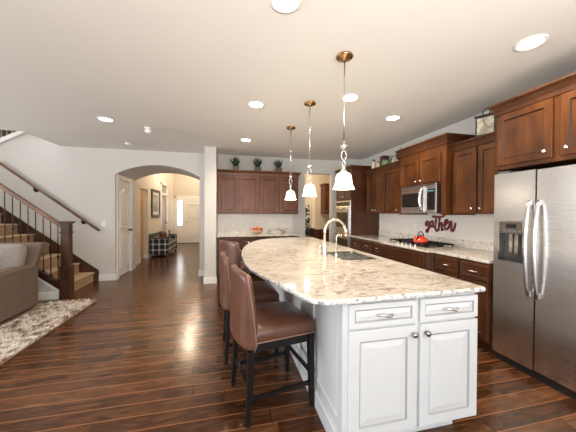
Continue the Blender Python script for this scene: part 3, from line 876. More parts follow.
outlet('outlet', 'white outlet on the right backsplash left of the red kettle', 'outlet', (XR - .0125, 3.80, 1.13), R90, 1)
outlet('light_switch', 'white light switch on the wall between staircase and arched passage', 'switch', (-2.39, YB - .0005, 1.13), 0, 1, None, True)
outlet('outlet', 'white outlet low on the passage wall beyond the arched-panel door', 'outlet', (HX + .0005, 7.35, .62), radians(90), 1)

# ------------------------------------------------------------------ island
# body
ISX0, ISX1, ISY0, ISY1 = .626, 1.50, 1.312, 4.30
t = thing('kitchen_island', 'white panelled kitchen island with two drawers over two doors', 'kitchen island', (0, 0, 0))
MB().box(ISX0, ISX1, ISY0, 2.235, .105, .884).box(ISX0, ISX1, 2.235, 2.87, .105, .70).box(ISX0, ISX1, 2.87, ISY1, .105, .884).build('body', WHITE, t)
MB().box(ISX0, ISX1 - .08, ISY0 + .075, ISY1, .0, .1045).build('toe_kick', WHITE, t)
# fronts
for (kind, x0, x1, z0, z1, pl) in (('drawer', .645, 1.068, .728, .862, 'b'), ('drawer', 1.092, 1.504, .728, .862, 'b'), ('door', .645, 1.068, .113, .714, 'R'), ('door', 1.092, 1.504, .113, .714, 'L')):
    mb = MB(); h_ = z1 - z0; w_ = x1 - x0
    panel_front(mb, x0, z0, w_, h_, .02, .062 if kind == 'door' else .032, ISY0 - .0005, raised=True)
    p = mb.build('drawer' if kind == 'drawer' else 'door', WHITE, t, m2=GLAZE)
    if pl == 'b':
        pull(p, (x0 + x1) / 2, ISY0 - .021, (z0 + z1) / 2, .105, NICKEL, True)
    else:
        kx = x1 - .028 if pl == 'R' else x0 + .035
        MB().lathe([(.007, 0), (.007, -.012), (.015, -.017), (.018, -.024), (.014, -.031), (.001, -.034)], kx, ISY0 - .021, 16, axis='y', cz=z1 - .045).build('knob', simple('dark_nickel', (.35, .34, .33), .2, 1), p, smooth=True)
    g = MB()
    s = (.062 if kind == 'door' else .032)
    s = min(s, w_ / 3.2, h_ / 3.2)
    for (a, b_, c, e) in ((x0 + s, x1 - s, z0 + s - .0015, z0 + s), (x0 + s, x1 - s, z1 - s, z1 - s + .0015), (x0 + s - .0015, x0 + s, z0 + s, z1 - s), (x1 - s, x1 - s + .0015, z0 + s, z1 - s)):
        g.box(a, b_, ISY0 - .0208, ISY0 - .0202, c, e)
    g.build('glaze_line', GLAZE, p)
# seating side: corner panel, beadboard, base trim
cp = MB()
x = ISX0 - .0005
def panel_x(mb, x, y0, y1, z0, z1, t_=.014, s=.06):
    """panel facing -x"""
    def rg(i, d): return [(x - d, y0 + i, z0 + i), (x - d, y1 - i, z0 + i), (x - d, y1 - i, z1 - i), (x - d, y0 + i, z1 - i)]
    mb.rings([rg(0, 0), rg(0, t_), rg(s, t_), rg(s + .006, t_ - .009), rg(s + .03, t_ - .004)])
panel_x(cp, x, ISY0, 1.86, .135, .884)
cp.build('end_panel', WHITE, t)
bd = MB(); n = 38
y0 = 1.862
for i in range(n):
    ya = y0 + (ISY1 - y0) * i / n; yb_ = y0 + (ISY1 - y0) * (i + 1) / n
    bd.box(x - .008, x, ya + .003, yb_ - .003, .135, .884, bev=.003)
bd.build('beadboard', WHITE, t)
MB().prism([(x - .026, 0), (x, 0), (x, .134), (x - .014, .134), (x - .018, .110), (x - .026, .10)], ISY0 + .0, ISY1, 'y').build('base_trim', WHITE, t)
# corbels carrying the overhang
for yy in (2.36, 3.02, 3.70):
    pr = [(x - .009, .884), (x - .009, .60), (x - .035, .62), (x - .05, .68), (x - .11, .76), (x - .17, .81), (x - .24, .84), (x - .24, .884)]
    MB().prism(pr, yy - .035, yy + .035, 'y').build('corbel', WHITE, t)

# granite top
arcp = [(.60, 1.245), (.50, 1.25), (.44, 1.285), (.405, 1.36), (.35, 1.54), (.265, 1.80), (.19, 2.09), (.155, 2.52), (.165, 3.0), (.245, 3.58), (.41, 4.12), (.63, 4.42), (.92, 4.58), (1.25, 4.64), (1.43, 4.64)]
sm = spline(arcp[1:], 5)
outer = [(1.530, 1.285), (1.520, 1.272), (.60, 1.245)] + sm + [(1.530, 4.62)]
# finer edge along straight runs to roughen the chiselled edge
sx0, sx1, sy0, sy1 = 1.07, 1.44, 2.27, 2.84
hole = [(sx0 + .03, sy0), (sx1 - .03, sy0), (sx1, sy0 + .03), (sx1, sy1 - .03), (sx1 - .03, sy1), (sx0 + .03, sy1), (sx0, sy1 - .03), (sx0, sy0 + .03)]
t = thing('island_countertop', 'large curved cream granite slab on the white island', 'countertop', (0, 0, 0))
MB().poly_hole(outer, hole, .890, .915).build('slab', GRAN, t)
# chiselled edge band
def offset_poly(P, d):
    n = len(P); o = []
    ar = sum(P[i][0] * P[(i + 1) % n][1] - P[(i + 1) % n][0] * P[i][1] for i in range(n))
    sg = 1 if ar > 0 else -1
    for i in range(n):
        a, b, c = Vector(P[i - 1]), Vector(P[i]), Vector(P[(i + 1) % n])
        e1 = (b - a).normalized(); e2 = (c - b).normalized()
        nn = Vector((e1.y + e2.y, -(e1.x + e2.x))).normalized()
        k = max(.5, nn.dot(Vector((e1.y, -e1.x))))
        o.append(tuple(b + nn * (sg * d / k)))
    return o
def densify(P, st=.02):
    o = []
    n = len(P)
    for i in range(n):
        a, b = Vector(P[i]), Vector(P[(i + 1) % n]); m_ = max(1, int((b - a).length / st))
        for k in range(m_): o.append(tuple(a + (b - a) * k / m_))
    return o
dp_ = densify(outer, .02)
def lvl(off, z, jit):
    rng = random.Random(int(z * 1e4))
    return [(*(offset_poly_c[off][i] if jit == 0 else tuple(Vector(offset_poly_c[off][i]) + Vector((rng.uniform(-jit, jit), rng.uniform(-jit, jit))))), z + (rng.uniform(-jit, jit) if jit else 0)) for i in range(len(dp_))]
offset_poly_c = {k: offset_poly(dp_, k) for k in (.0005, .006, .009, .007, -.02)}
MB().rings([lvl(.0005, .9148, 0), lvl(.006, .912, .0018), lvl(.009, .903, .0025), lvl(.007, .892, .0025), lvl(.0005, .886, .001), lvl(-.02, .8855, 0), lvl(-.02, .8895, 0)], False, False).build('chiselled_edge', GEDGE, t)

# sink: two stainless bowls under the slab
t = thing('sink', 'stainless double-bowl sink sunk into the island granite', 'sink', (0, 0, 0))
for y0_, y1_ in ((sy0 + .004, 2.545), (2.565, sy1 - .004)):
    x0_, x1_ = sx0 + .004, sx1 - .004
    def rr(i, z, r=.04):
        p = []
        for (cx_, cy_, a0) in ((x1_ - r, y1_ - r, 0), (x0_ + r, y1_ - r, 90), (x0_ + r, y0_ + r, 180), (x1_ - r, y0_ + r, 270)):
            for k in range(5):
                a = radians(a0 + 22.5 * k); p.append((cx_ + (r - i) * cos(a), cy_ + (r - i) * sin(a), z))
        return p
    m_ = MB().rings([rr(0, .889), rr(.001, .76), rr(.012, .735), rr(.035, .728)], False, True)
    m_.build('bowl', simple('satin_steel', (.80, .79, .77), .2, 1), t, smooth=False)
MB().box(sx0 + .004, sx1 - .004, 2.546, 2.564, .86, .888).build('divider', CHROME, t)
rm = MB()
for (a, b_, c, e) in ((sx0 + .004, sx0 + .010, sy0 + .03, sy1 - .03), (sx1 - .010, sx1 - .004, sy0 + .03, sy1 - .03), (sx0 + .03, sx1 - .03, sy0 + .004, sy0 + .010), (sx0 + .03, sx1 - .03, sy1 - .010, sy1 - .004)):
    rm.box(a, b_, c, e, .8895, .9125)
rm.build('rim', CHROME, t)
MB().lathe([(.035, .7285), (.035, .732), (.02, .731), (.001, .730)], 1.25, 2.41, 16).lathe([(.035, .7285), (.035, .732), (.02, .731), (.001, .730)], 1.25, 2.70, 16).build('drain', CHROME, t)

# taps
TAPN = simple('warm_nickel_tap', (.86, .80, .70), .2, 1)
t = thing('faucet', 'tall gooseneck pull-down kitchen faucet beside the island sink', 'faucet', (.990, 2.56, .9155), 0)
MB().lathe([(.032, 0), (.032, .006), (.025, .012), (.022, .05), (.022, .13), (.014, .15)], n=20).build('base', TAPN, t, smooth=True)
pts = [(0, 0, .14), (0, 0, .26)] + [(.115 - .115 * cos(pi * i / 12), 0, .26 + .115 * sin(pi * i / 12)) for i in range(1, 11)]
MB().tube(pts, .0135, 12).build('gooseneck', TAPN, t, smooth=True)
e = pts[-1]; 
MB().tube([e, (e[0] + .020, 0, e[2] - .055), (e[0] + .035, 0, e[2] - .105)], [.0145, .018, .0205], 14).build('spray_head', TAPN, t, smooth=True)
MB().tube([(0, .02, .10), (0, .045, .115), (-.01, .075, .165)], [.008, .007, .005], 8).build('lever', TAPN, t, smooth=True)
t = thing('faucet', 'small drinking-water faucet nearer the viewer beside the island sink', 'faucet', (1.022, 2.34, .9155), 0)
MB().lathe([(.020, 0), (.020, .005), (.012, .012), (.011, .05), (.007, .06)], n=16).build('base', TAPN, t, smooth=True)
pts = [(0, 0, .05), (0, 0, .20)] + [(.026 - .026 * cos(pi * i / 10), 0, .20 + .035 * sin(pi * i / 10)) for i in range(1, 9)]
MB().tube(pts, .006, 10).build('gooseneck', TAPN, t, smooth=True)
MB().tube([(0, -.008, .045), (0, -.035, .055)], [.005, .004], 8).build('lever', TAPN, t, smooth=True)
t = thing('soap_dispenser', 'short metal soap dispenser behind the tall island faucet', 'soap dispenser', (1.0, 2.72, .9155), 0)
MB().lathe([(.022, 0), (.022, .006), (.013, .012), (.012, .06), (.016, .065), (.016, .08), (.004, .085)], n=16).build('base', TAPN, t, smooth=True)
MB().tube([(0, 0, .078), (.02, 0, .085), (.04, 0, .075)], [.008, .007, .005], 8).build('nozzle', TAPN, t, smooth=True)

# ------------------------------------------------------------------ bar stools (facing +x)
def make_stool(label):
    t = thing('bar_stool', label, 'bar stool', (0, 0, 0), 0, 'brown leather stools at the island')
    def rrect(x0, x1, y0, y1, z, r=.035, k=4):
        p = []
        for cx_, cy_, a0 in ((x1 - r, y1 - r, 0), (x0 + r, y1 - r, 90), (x0 + r, y0 + r, 180), (x1 - r, y0 + r, 270)):
            for i in range(k + 1):
                a = radians(a0 + 90 * i / k); p.append((cx_ + r * cos(a), cy_ + r * sin(a), z))
        return p
    # seat cushion, domed
    rs = [rrect(-.20, .245, -.225, .225, .523, .02), rrect(-.20, .25, -.23, .23, .530, .025), rrect(-.20, .252, -.232, .232, .585, .03),
          rrect(-.20, .245, -.226, .226, .603, .035), rrect(-.185, .225, -.205, .205, .618, .05), rrect(-.13, .17, -.14, .14, .634, .06), rrect(-.06, .09, -.06, .06, .640, .05)]
    s = MB().rings(rs).build('seat', LEATH, t, smooth=True)
    MB().tube([(x_, y_, .532) for x_, y_, _ in rrect(-.20, .255, -.235, .235, 0, .03)] + [(.255, -.205 + .41, .532)][:0], .0045, 6).build('welt', STITCH, s, smooth=True)
    # wrap-around back: grid in (v across, z up), concave plan, flares and rolls back at the top
    nv, nz = 17, 13
    def fr(u, h):
        v = -1 + 2 * u                                 # across
        z = .480 + h * .50
        lean = -.012 * h ** 1.6
        curve = .040 * abs(v) ** 2.4 * (1 - .2 * h)          # sides come forward
        wing = .034 * max(0, (abs(v) - .72) / .28) ** 1.5 * max(0, 1 - h * 1.15) ** .7 * (1 if h > .05 else .6)
        halfw = .232 - .012 * h
        if h > .9: halfw -= .02 * ((h - .9) / .1) ** 2
        zt = z - (.014 * abs(v) ** 3 if h > .5 else 0) * (h - .5) * 2
        return Vector((-.226 + lean + curve + wing, v * halfw, zt))
    bm = MB(); F = []; B = []
    th_ = .064
    for j in range(nz):
        h = j / (nz - 1); rowF = []; rowB = []
        for i in range(nv):
            u = i / (nv - 1); p = fr(u, h)
            puff = .012 * sin(pi * u) * sin(pi * min(1, h * 1.05))
            rowF.append(bm.bm.verts.new((p.x + puff, p.y, p.z)))
            rowB.append(bm.bm.verts.new((p.x - th_ * (1 - .25 * h), p.y, p.z - (.004 if j == nz - 1 else 0))))
        F.append(rowF); B.append(rowB)
    for j in range(nz - 1):
        for i in range(nv - 1):
            bm.face((F[j][i], F[j][i + 1], F[j + 1][i + 1], F[j + 1][i]))
            bm.face((B[j][i + 1], B[j][i], B[j + 1][i], B[j + 1][i + 1]))
        bm.face((F[j][0], F[j + 1][0], B[j + 1][0], B[j][0])); bm.face((F[j + 1][-1], F[j][-1], B[j][-1], B[j + 1][-1]))
    for i in range(nv - 1):
        bm.face((F[-1][i], F[-1][i + 1], B[-1][i + 1], B[-1][i])); bm.face((F[0][i + 1], F[0][i], B[0][i], B[0][i + 1]))
    bk = bm.build('backrest', LEATH, t, smooth=True, sub=1)
    for sgn in (0.0, 1.0):
        pts = [];
        for j in range(nz):
            p = fr(sgn, j / (nz - 1)); pts.append((p.x - th_ * .5, p.y + (.003 if sgn else -.003), p.z - (.004 if j == nz - 1 else 0)))
        MB().tube(pts, .004, 6).build('welt', STITCH, bk, smooth=True)
    # base
    ap = MB()
    ap.box(-.20, .235, -.215, -.190, .465, .522).box(-.20, .235, .190, .215, .465, .522).box(.212, .237, -.190, .190, .465, .522).box(-.205, -.18, -.190, .190, .465, .484)
    ap.build('apron', ESP, t)
    fpos = {}
    for sx_, sy_ in ((1, -1), (1, 1), (-1, -1), (-1, 1)):
        xt, yt = (.218 if sx_ > 0 else -.215), sy_ * .205
        xb_, yb2 = (.225 if sx_ > 0 else -.238), sy_ * .213
        lg = MB()
        q = lambda cx_, cy_, z_, w2: [(cx_ - w2, cy_ - w2, z_), (cx_ + w2, cy_ - w2, z_), (cx_ + w2, cy_ + w2, z_), (cx_ - w2, cy_ + w2, z_)]
        mid = (xt * .65 + xb_ * .35) if sx_ < 0 else (xt + xb_) / 2
        lg.rings([q(xb_, yb2, .008, .014), q(mid, (yt + yb2) / 2, .25, .0185), q(xt, yt, .483 if sx_ < 0 else .523, .021)])
        l = lg.build('leg', ESP, t)
        MB().lathe([(.010, 0), (.010, .008)], xb_, yb2, 10).build('foot_glide', NICKEL, l)
        fpos[(sx_, sy_)] = (xt, yt, xb_, yb2)
    def at(sx_, sy_, z_):
        xt, yt, xb_, yb2 = fpos[(sx_, sy_)]; k = z_ / .5
        return (xb_ + (xt - xb_) * k, yb2 + (yt - yb2) * k, z_)
    for a, b_, z_ in (((-1, -1), (1, -1), .17), ((-1, 1), (1, 1), .17), ((1, -1), (1, 1), .24), ((-1, -1), (-1, 1), .24)):
        MB().bar(at(*a, z_), at(*b_, z_), .028, .016).build('stretcher', ESP, t)
    return t

stool = make_stool('brown leather bar stool nearest the viewer, whole seat and front legs visible')
stool.location = (.318, 1.905, 0); stool.rotation_euler = (0, 0, radians(11))
for loc, rz, lab in (((.215, 2.60, 0), 3, 'middle brown leather bar stool, mostly behind the nearest one'),
                     ((.205, 3.82, 0), 35, 'farthest brown leather bar stool, turned toward the curved island end')):
    c = copy_tree(stool); c.location = loc; c.rotation_euler = (0, 0, radians(rz)); c['label'] = lab

# ------------------------------------------------------------------ pendants
PROF = [(.030, 1.752), (.052, 1.746), (.066, 1.728), (.073, 1.69), (.077, 1.65), (.083, 1.61), (.094, 1.580), (.102, 1.564), (.098, 1.566), (.079, 1.612), (.073, 1.65), (.069, 1.69), (.062, 1.724), (.048, 1.740), (.028, 1.747)]
def make_pendant(label, warm=9):
    t = thing('pendant_light', label, 'pendant light', (0, 0, 0), 0, 'bell-shaped pendants over the island')
    MB().lathe([(.066, ZC - .0005), (.068, ZC - .012), (.060, ZC - .020), (.020, ZC - .028), (.010, ZC - .040)], n=28).build('canopy', BRONZE, t, smooth=True)
    MB().tube([(0, 0, ZC - .035), (0, 0, 1.895)], .0055, 10).build('stem', NICKEL, t, smooth=True)
    MB().lathe([(.006, 1.912), (.026, 1.908), (.028, 1.90), (.028, 1.885), (.022, 1.880), (.006, 1.878)], n=20).build('collar', NICKEL, t, smooth=True)
    b = MB()
    for s_ in (-1, 1):
        b.tube([(s_ * .004, 0, 1.880), (s_ * .010, 0, 1.855), (s_ * .024, 0, 1.83), (s_ * .018, 0, 1.80), (-s_ * .014, .004 * s_, 1.765), (-s_ * .008, 0, 1.745), (0, 0, 1.738)], .0045, 8)
    b.build('scroll', NICKEL, t, smooth=True)
    MB().lathe([(.007, 1.745), (.012, 1.735), (.015, 1.715), (.027, 1.700), (.029, 1.690), (.024, 1.685)], n=24).build('shade_holder', NICKEL, t, smooth=True)
    prof = [(r_ * .85, 1.555 + (z_ - 1.564) * .69) for r_, z_ in PROF]
    MB().lathe(prof, n=32, caps=False).build('glass_shade', SHADE, t, smooth=True)
    return t
PP = [((.91, 1.945), 'closest and largest-looking of the three pendants, nearest the camera'),
      ((.915, 2.86), 'middle of the three pendants in a row over the island'), ((.905, 3.74), 'farthest of the three pendants, in front of the back wall cabinets')]
pend = make_pendant('x')
for i, ((x, y), lab) in enumerate(PP):
    p = pend if i == 0 else copy_tree(pend)
    p.location = (x, y, 0); p['label'] = 'bell-glass pendant light, ' + lab

# recessed ceiling lights
spots = [((2.22, 1.515), 'recessed ceiling light above the refrigerator, at the upper right', 1),
         ((1.33, 2.69), 'recessed ceiling light right beside the nearest pendant stem', 1),
         ((2.17, 3.12), 'recessed ceiling light above the cherry wall cabinets on the right', 1),
         ((.33, 3.12), 'recessed ceiling light left of the middle pendant, above the stools', 1),
         ((-1.65, 4.11), 'recessed ceiling light at the left, over the living room side', .6),
         ((.34, 1.56), 'recessed ceiling light cut by the top edge of the photo', 1),
         ((.31, 4.67), 'recessed ceiling light closest to the plants on the back cabinets', 1)]
def make_down(lab):
    t = thing('ceiling_light', lab, 'ceiling light', (0, 0, 0), 0, 'recessed ceiling lights')
    MB().lathe([(.098, ZC - .0005), (.098, ZC - .006), (.080, ZC - .009), (.074, ZC - .004), (.074, ZC - .0005)], n=32).build('trim_ring', TRIM, t, smooth=True)
    MB().lathe([(.073, ZC - .0008), (.073, ZC - .003), (.001, ZC - .0045)], n=32).build('lens', LENS, t)
    return t
dl = make_down('x')
for i, ((x, y), lab, k) in enumerate(spots):
    x, y = x * .977, y * .977
    p = dl if i == 0 else copy_tree(dl)
    p.location = (x, y, 0); p['label'] = lab
    l = bpy.data.lights.new('downlight', 'SPOT'); l.energy = (95 if y > 4.5 else 42 if y > 2.5 else 24) * k; l.color = (1, .82, .60); l.spot_size = radians(150); l.spot_blend = .9; l.shadow_soft_size = .07
    lo = bpy.data.objects.new('downlight', l); COL.objects.link(lo); lo.location = (x, y, ZC - .02)
t = thing('smoke_detector', 'flat white smoke detector on the ceiling nearest the back left wall', 'smoke detector', (-1.77, 5.30, ZC), 0)
MB().lathe([(.050, -.0005), (.052, -.018), (.042, -.030), (.020, -.034), (.001, -.035)], n=24).build('housing', PLATE, t, smooth=True)

t = thing('ceiling_spotlight', 'small white swivelling spotlight on the ceiling left of the arched passage', 'spotlight', (-1.16, 4.26, ZC), 0)
MB().lathe([(.045, -.0005), (.047, -.010), (.020, -.016), (.001, -.017)], n=24).build('mount', PLATE, t, smooth=True)
MB().tube([(0, 0, -.012), (0, -.004, -.03)], .010, 8).build('arm', PLATE, t)
MB().tube([(-.03, .02, -.045), (.02, -.01, -.05), (.045, -.025, -.055)], [.028, .036, .034], 14).build('head', PLATE, t, smooth=True)

# hall, recess and pantry warm lamps
for nm, loc, e, c in (('hall_lamp', (-1.3, 9.6, 3.1), 55, (1, .80, .58)), ('hall_lamp', (-1.3, 11.4, 3.1), 18, (1, .82, .60)), ('recess_lamp', (-2.9, 7.8, 2.9), 16, (1, .70, .40)), ('pantry_lamp', (2.1, 6.9, 2.5), 26, (1, .74, .46))):
    l = bpy.data.lights.new(nm, 'POINT'); l.energy = e; l.color = c; l.shadow_soft_size = .12
    lo = bpy.data.objects.new(nm, l); COL.objects.link(lo); lo.location = loc

# ------------------------------------------------------------------ staircase
RISE, RUN, SX = .19, .245, -2.56
YS0, YS1 = 4.80, YB - .03
t = thing('staircase', 'carpeted staircase with dark newel, handrail and iron balusters climbing left along the back wall', 'staircase', (0, 0, 0))
NS = 12
for i in range(NS):
    xa = SX - RUN * i; z1 = RISE * (i + 1)
    b = MB()
    # riser block + rounded nosing, solid down to the slope
    b.box(xa - RUN + .002, xa, YS0, YS1, max(0, z1 - RISE * 2 + .001) if i else 0, z1 - .035)
    b.box(xa - RUN + .002, xa + .028, YS0 , YS1, z1 - .035, z1, bev=.014)
    b.build('step', CARPET, t)
def slope_poly(xa, xb, off_lo, off_hi):
    f = lambda x: RISE + (SX + .03 - x) * RISE / RUN
    return [(xa, f(xa) + off_lo), (xb, f(xb) + off_lo), (xb, f(xb) + off_hi), (xa, f(xa) + off_hi)]
# wall skirt board
f0 = lambda x: RISE + (SX + .03 - x) * RISE / RUN
xe = SX - RUN * NS
MB().prism([(-2.475, 0), (-2.475, .215), (-2.55, .27), (xe, f0(xe) + .10), (xe, f0(xe) - .25), (SX - .3, .0)], YB - .028, YB - .002, 'y').build('skirt_board', DARKW, t)
# outer stringer: dark cap, white stringer board, drywall triangle, baseboard
MB().prism([(SX + .02, .02), (SX + .02, f0(SX) + .02), (xe, f0(xe) + .02), (xe, f0(xe) - .30), (SX - .10, .0)], 4.77, 4.798, 'y').build('stringer', DARKW, t)
MB().prism([(SX + .0, .135), (xe, f0(xe) - .06), (xe, f0(xe) - .17), (SX - .0, .10)], 4.752, 4.7695, 'y').build('stringer_trim', TRIM, t)
MB().prism([(SX + .0, .0), (SX + .0, .10), (xe, f0(xe) - .17), (xe, 0)], 4.760, 4.7695, 'y').build('side_wall', WALL, t)
MB().prism([(SX + .03, f0(SX) - .02), (SX + .03, f0(SX) + .035), (xe, f0(xe) + .055), (xe, f0(xe) + .02)], 4.735, 4.7995, 'y').build('stringer_cap', DARKW, t)
MB().box(xe, SX + .0, 4.742, 4.7595, 0, .10).box(xe, SX + .0, 4.746, 4.7595, .10, .12).build('baseboard', TRIM, t)

NXc, NYc = -2.462, 4.765
nb = MB()
nb.box(NXc - .068, NXc + .068, NYc - .068, NYc + .068, 0, .50).box(NXc - .072, NXc + .072, NYc - .072, NYc + .072, .50, .52).box(NXc - .055, NXc + .055, NYc - .055, NYc + .055, .52, 1.19)
nb.box(NXc - .066, NXc + .066, NYc - .066, NYc + .066, 1.03, 1.05)
nb.box(NXc - .066, NXc + .066, NYc - .066, NYc + .066, 1.175, 1.19).box(NXc - .085, NXc + .085, NYc - .085, NYc + .085, 1.19, 1.215)
nb.build('newel_post', DARKW, t, bev=.003)
sl = RISE / RUN
ya = 4.768
f1 = lambda x: 1.145 + (NXc - .055 - x) * sl
xs, xe2 = NXc - .056, -4.15
MB().bar((xs, ya, f1(xs) - .004), (xe2, ya, f1(xe2) - .004), .045, .062).bar((xs, ya, f1(xs) - .036), (xe2, ya, f1(xe2) - .036), .022, .042).build('handrail', RAILW, t, bev=.006)
for i in range(16):
    x = -2.58 - i * .097
    z0 = f0(x) + .055 - .02; z1 = f1(x) - .055
    bb = MB().tube([(x, ya, z0 + .02), (x, ya, z1 + .012)], .0075, 6)
    bb.box(x - .014, x + .014, ya - .014, ya + .014, z0 + .012, z0 + .040)
    if i % 2 == 0:
        zm = z0 + (z1 - z0) * .45
        bb.lathe([(.0075, zm - .03), (.017, zm - .012), (.017, zm + .012), (.0075, zm + .03)], x, ya, 8)
    bb.build('baluster', BLACKM, t)

t = thing('handrail', 'dark wall-mounted handrail running down to the light switch', 'handrail', (0, 0, 0))
hA, hB = Vector((-2.47, YB - .07, 1.025)), Vector((-4.05, YB - .07, 1.025 + 1.58 * .785))
MB().tube([(-2.475, YB - .012, 1.005), (-2.462, YB - .05, 1.012), hA, hA + (hB - hA) * .3, hB], .023, 12).build('rail', RAILW, t, smooth=True)
for k in (.165, .655):
    p = hA + (hB - hA) * k
    MB().tube([(p.x, YB - .002, p.z - .06), (p.x, YB - .05, p.z - .065), (p.x, YB - .07, p.z - .025)], .012, 8).lathe([(.045, 0), (.045, -.012), (.015, -.018)], p.x, YB - .0015, 16, axis='y', cz=p.z - .06).build('bracket', BLACKM, t, smooth=True)

# upper flight seen through the ceiling opening
t = thing('upper_railing', 'white stringer and dark balusters of the upper flight seen through the ceiling opening', 'railing', (0, 0, 0))
MB().prism([(-4.70, 2.24), (-4.04, 2.60), (-3.70, 2.80), (-3.45, 2.95), (-3.45, 3.02), (-4.70, 2.30)], 5.79, YB - .002, 'y').build('stringer', TRIM, t)
MB().bar((-4.70, 5.82, 3.15), (-3.45, 5.82, 3.87), .05, .06).build('handrail', RAILW, t)
for i in range(12):
    x = -4.62 + i * .08; z = 2.315 + (x + 4.70) * .576
    MB().box(x - .016, x + .016, 5.80, 5.832, z + .002, z + .79).build('baluster', DARKW, t)
struct('loft_shade_sheet', MB().box(-5.2, -3.3, 5.842, 5.849, 3.1, 4.0), simple('shaded_loft_paint', (.30, .24, .19), .8))  # thin sheet behind the upper balusters, loft shade put into its colour

# ------------------------------------------------------------------ sofa, pillow, rug
t = thing('sofa', 'taupe tweed sofa at the left edge with its back to the stairs', 'sofa', (-2.60, 3.30, 0), 0)
# local: x negative = along sofa, y forward to back
BX('base', SOFA, t, -2.05, -.0, .02, 1.06, .05, .30, bev=.02)
BX('arm', SOFA, t, -.17, .018, .0, 1.06, .045, .645, bev=.03)
BX('arm', SOFA, t, -2.22, -2.04, .0, 1.06, .045, .635, bev=.03)
bprof = [(.86, .30), (1.06, .30), (1.075, .64), (1.20, .905), (1.17, .925), (1.06, .925), (.93, .60)]
bflare = [0, 0, .008, .05, .055, .05, .008]
bk = MB().rings([[(-2.22 - f_, y_, z_) for (y_, z_), f_ in zip(bprof, bflare)], [(-2.0, y_, z_) for y_, z_ in bprof], [(-.10, y_, z_) for y_, z_ in bprof], [(f_, y_, z_) for (y_, z_), f_ in zip(bprof, bflare)]])
bk.build('back_frame', SOFA, t, bev=.02)
for x0 in (-2.03, -1.05):
    MB().box(x0, x0 + .92, .04, .86, .30, .47, bev=.05).build('seat_cushion', SOFAL, t, smooth=False)
    m_ = Matrix.Translation((0, .84, .47)) @ Matrix.Rotation(radians(-17), 4, 'X')
    MB().box(x0, x0 + 1.0, -.12, .06, .0, .47, bev=.03, mat=m_).build('back_cushion', SOFAL, t, sub=1)
for x0 in (-2.15, -.09):
    for y0 in (.08, .96): BX('foot', DARKW, t, x0 - .025, x0 + .025, y0 - .025, y0 + .025, .025, .049)
m_ = Matrix.Translation((-.64, .66, .495)) @ Matrix.Rotation(radians(-24), 4, 'X')
b = MB(); rs = []
for k in range(7):
    v = -1 + 2 * k / 6; q = (1 - v * v) ** .5 if abs(v) < 1 else 0
    rs.append([tuple(m_ @ Vector((cx_ * (.16 + .07 * q), v * .075, .22 + cz_ * (.16 + .06 * q)))) for cx_, cz_ in ((-1, -1), (0, -.88), (1, -1), (.88, 0), (1, 1), (0, .88), (-1, 1), (-.88, 0))])
pl = b.rings(rs).build('throw_pillow', TEAL, sub=1)
pl.location = (-2.60, 3.20, .01)
tag(pl, 'dark teal throw pillow on the taupe sofa at the left edge', 'pillow')

t = thing('shag_rug', 'shaggy cream and brown rug in front of the sofa', 'rug', (0, 0, 0))
RX0, RX1, RY0, RY1 = -4.6, -1.955, 1.6, 4.55
BX('backing', simple('rug_backing', (.35, .25, .17), .9), t, RX0, RX1, RY0, RY1, .0005, .012)
b = MB(); rng = random.Random(3)
for k in range(44000):
    x = RX1 - (RX1 - RX0 - .03) * rng.random() ** 1.2 ; y = RY0 + .02 + (RY1 - RY0 - .03) * rng.random()
    if x < -2.55 and y > 3.25 : continue
    a = rng.random() * 6.283; L_ = rng.uniform(.02, .045); wd = rng.uniform(.003, .006)
    dx, dy = cos(a) * L_, sin(a) * L_
    hz = rng.uniform(.014, .034)
    px, py = -sin(a) * wd, cos(a) * wd
    v = [b.bm.verts.new(p) for p in ((x - px, y - py, .012), (x + px, y + py, .012), (x + dx * .6 + px, y + dy * .6 + py, .012 + hz), (x + dx * .6 - px, y + dy * .6 - py, .012 + hz), (x + dx * 1.2, y + dy * 1.2, .014 + hz * .5))]
    b.face((v[0], v[1], v[2], v[3])); b.face((v[3], v[2], v[4]))
SHAG = mottled('shag_pile', [(.38, (.24, .15, .10)), (.47, (.50, .40, .31)), (.56, (.82, .76, .69))], 14, .95, 8, 0)
tag(b.build('pile', SHAG, t), kind='stuff')

# ------------------------------------------------------------------ hall furniture
t = thing('plaid_bench', 'black and white plaid upholstered bench along the hall wall', 'bench', (-2.24, 8.55, 0), 0)
BX('seat', PLAID, t, .0, .46, .12, 1.30, .10, .46, bev=.03)
BX('arm', PLAID, t, .0, .48, .0, .115, .06, .56, bev=.03)
BX('arm', PLAID, t, .0, .48, 1.305, 1.42, .06, .56, bev=.03)
for y0 in (-.005, 1.30):
    BX('arm_trim', DARKW, t, -.005, .485, y0, y0 + .125, .562, .60, bev=.01)
BX('back_panel', PLAID, t, -.035, -.002, .0, 1.42, .10, .72)
for x_, y_ in ((.03, .04), (.44, .04), (.03, 1.37), (.44, 1.37)): BX('leg', DARKW, t, x_ - .025, x_ + .025, y_ - .025, y_ + .025, 0, .059)
for i in range(4):
    p = MB(); rs = []
    for k in range(7):
        v = -1 + 2 * k / 6; q = sqrt(max(0, 1 - v * v)) 
        rs.append([(.20 + v * .06, cy_ * (.10 + .035 * q), .16 + cz_ * (.11 + .045 * q)) for cy_, cz_ in ((-1, -1), (0, -.9), (1, -1), (.9, 0), (1, 1), (0, .9), (-1, 1), (-.9, 0))])
    o = p.rings(rs).build('bench_pillow', (BLACKP if i % 2 else simple('cream_pillow', (.62, .5, .38), .9)) if i else BROWNC, sub=1)
    o.location = (-2.20, 8.84 + i * .285, .45)
    tag(o, ['brown pillow nearest the arm on the plaid hall bench', 'black pillow behind the brown one on the plaid hall bench', 'cream pillow toward the far end of the plaid hall bench', 'black pillow at the far end of the plaid hall bench'][i], 'pillow', 'pillows on the hall bench')

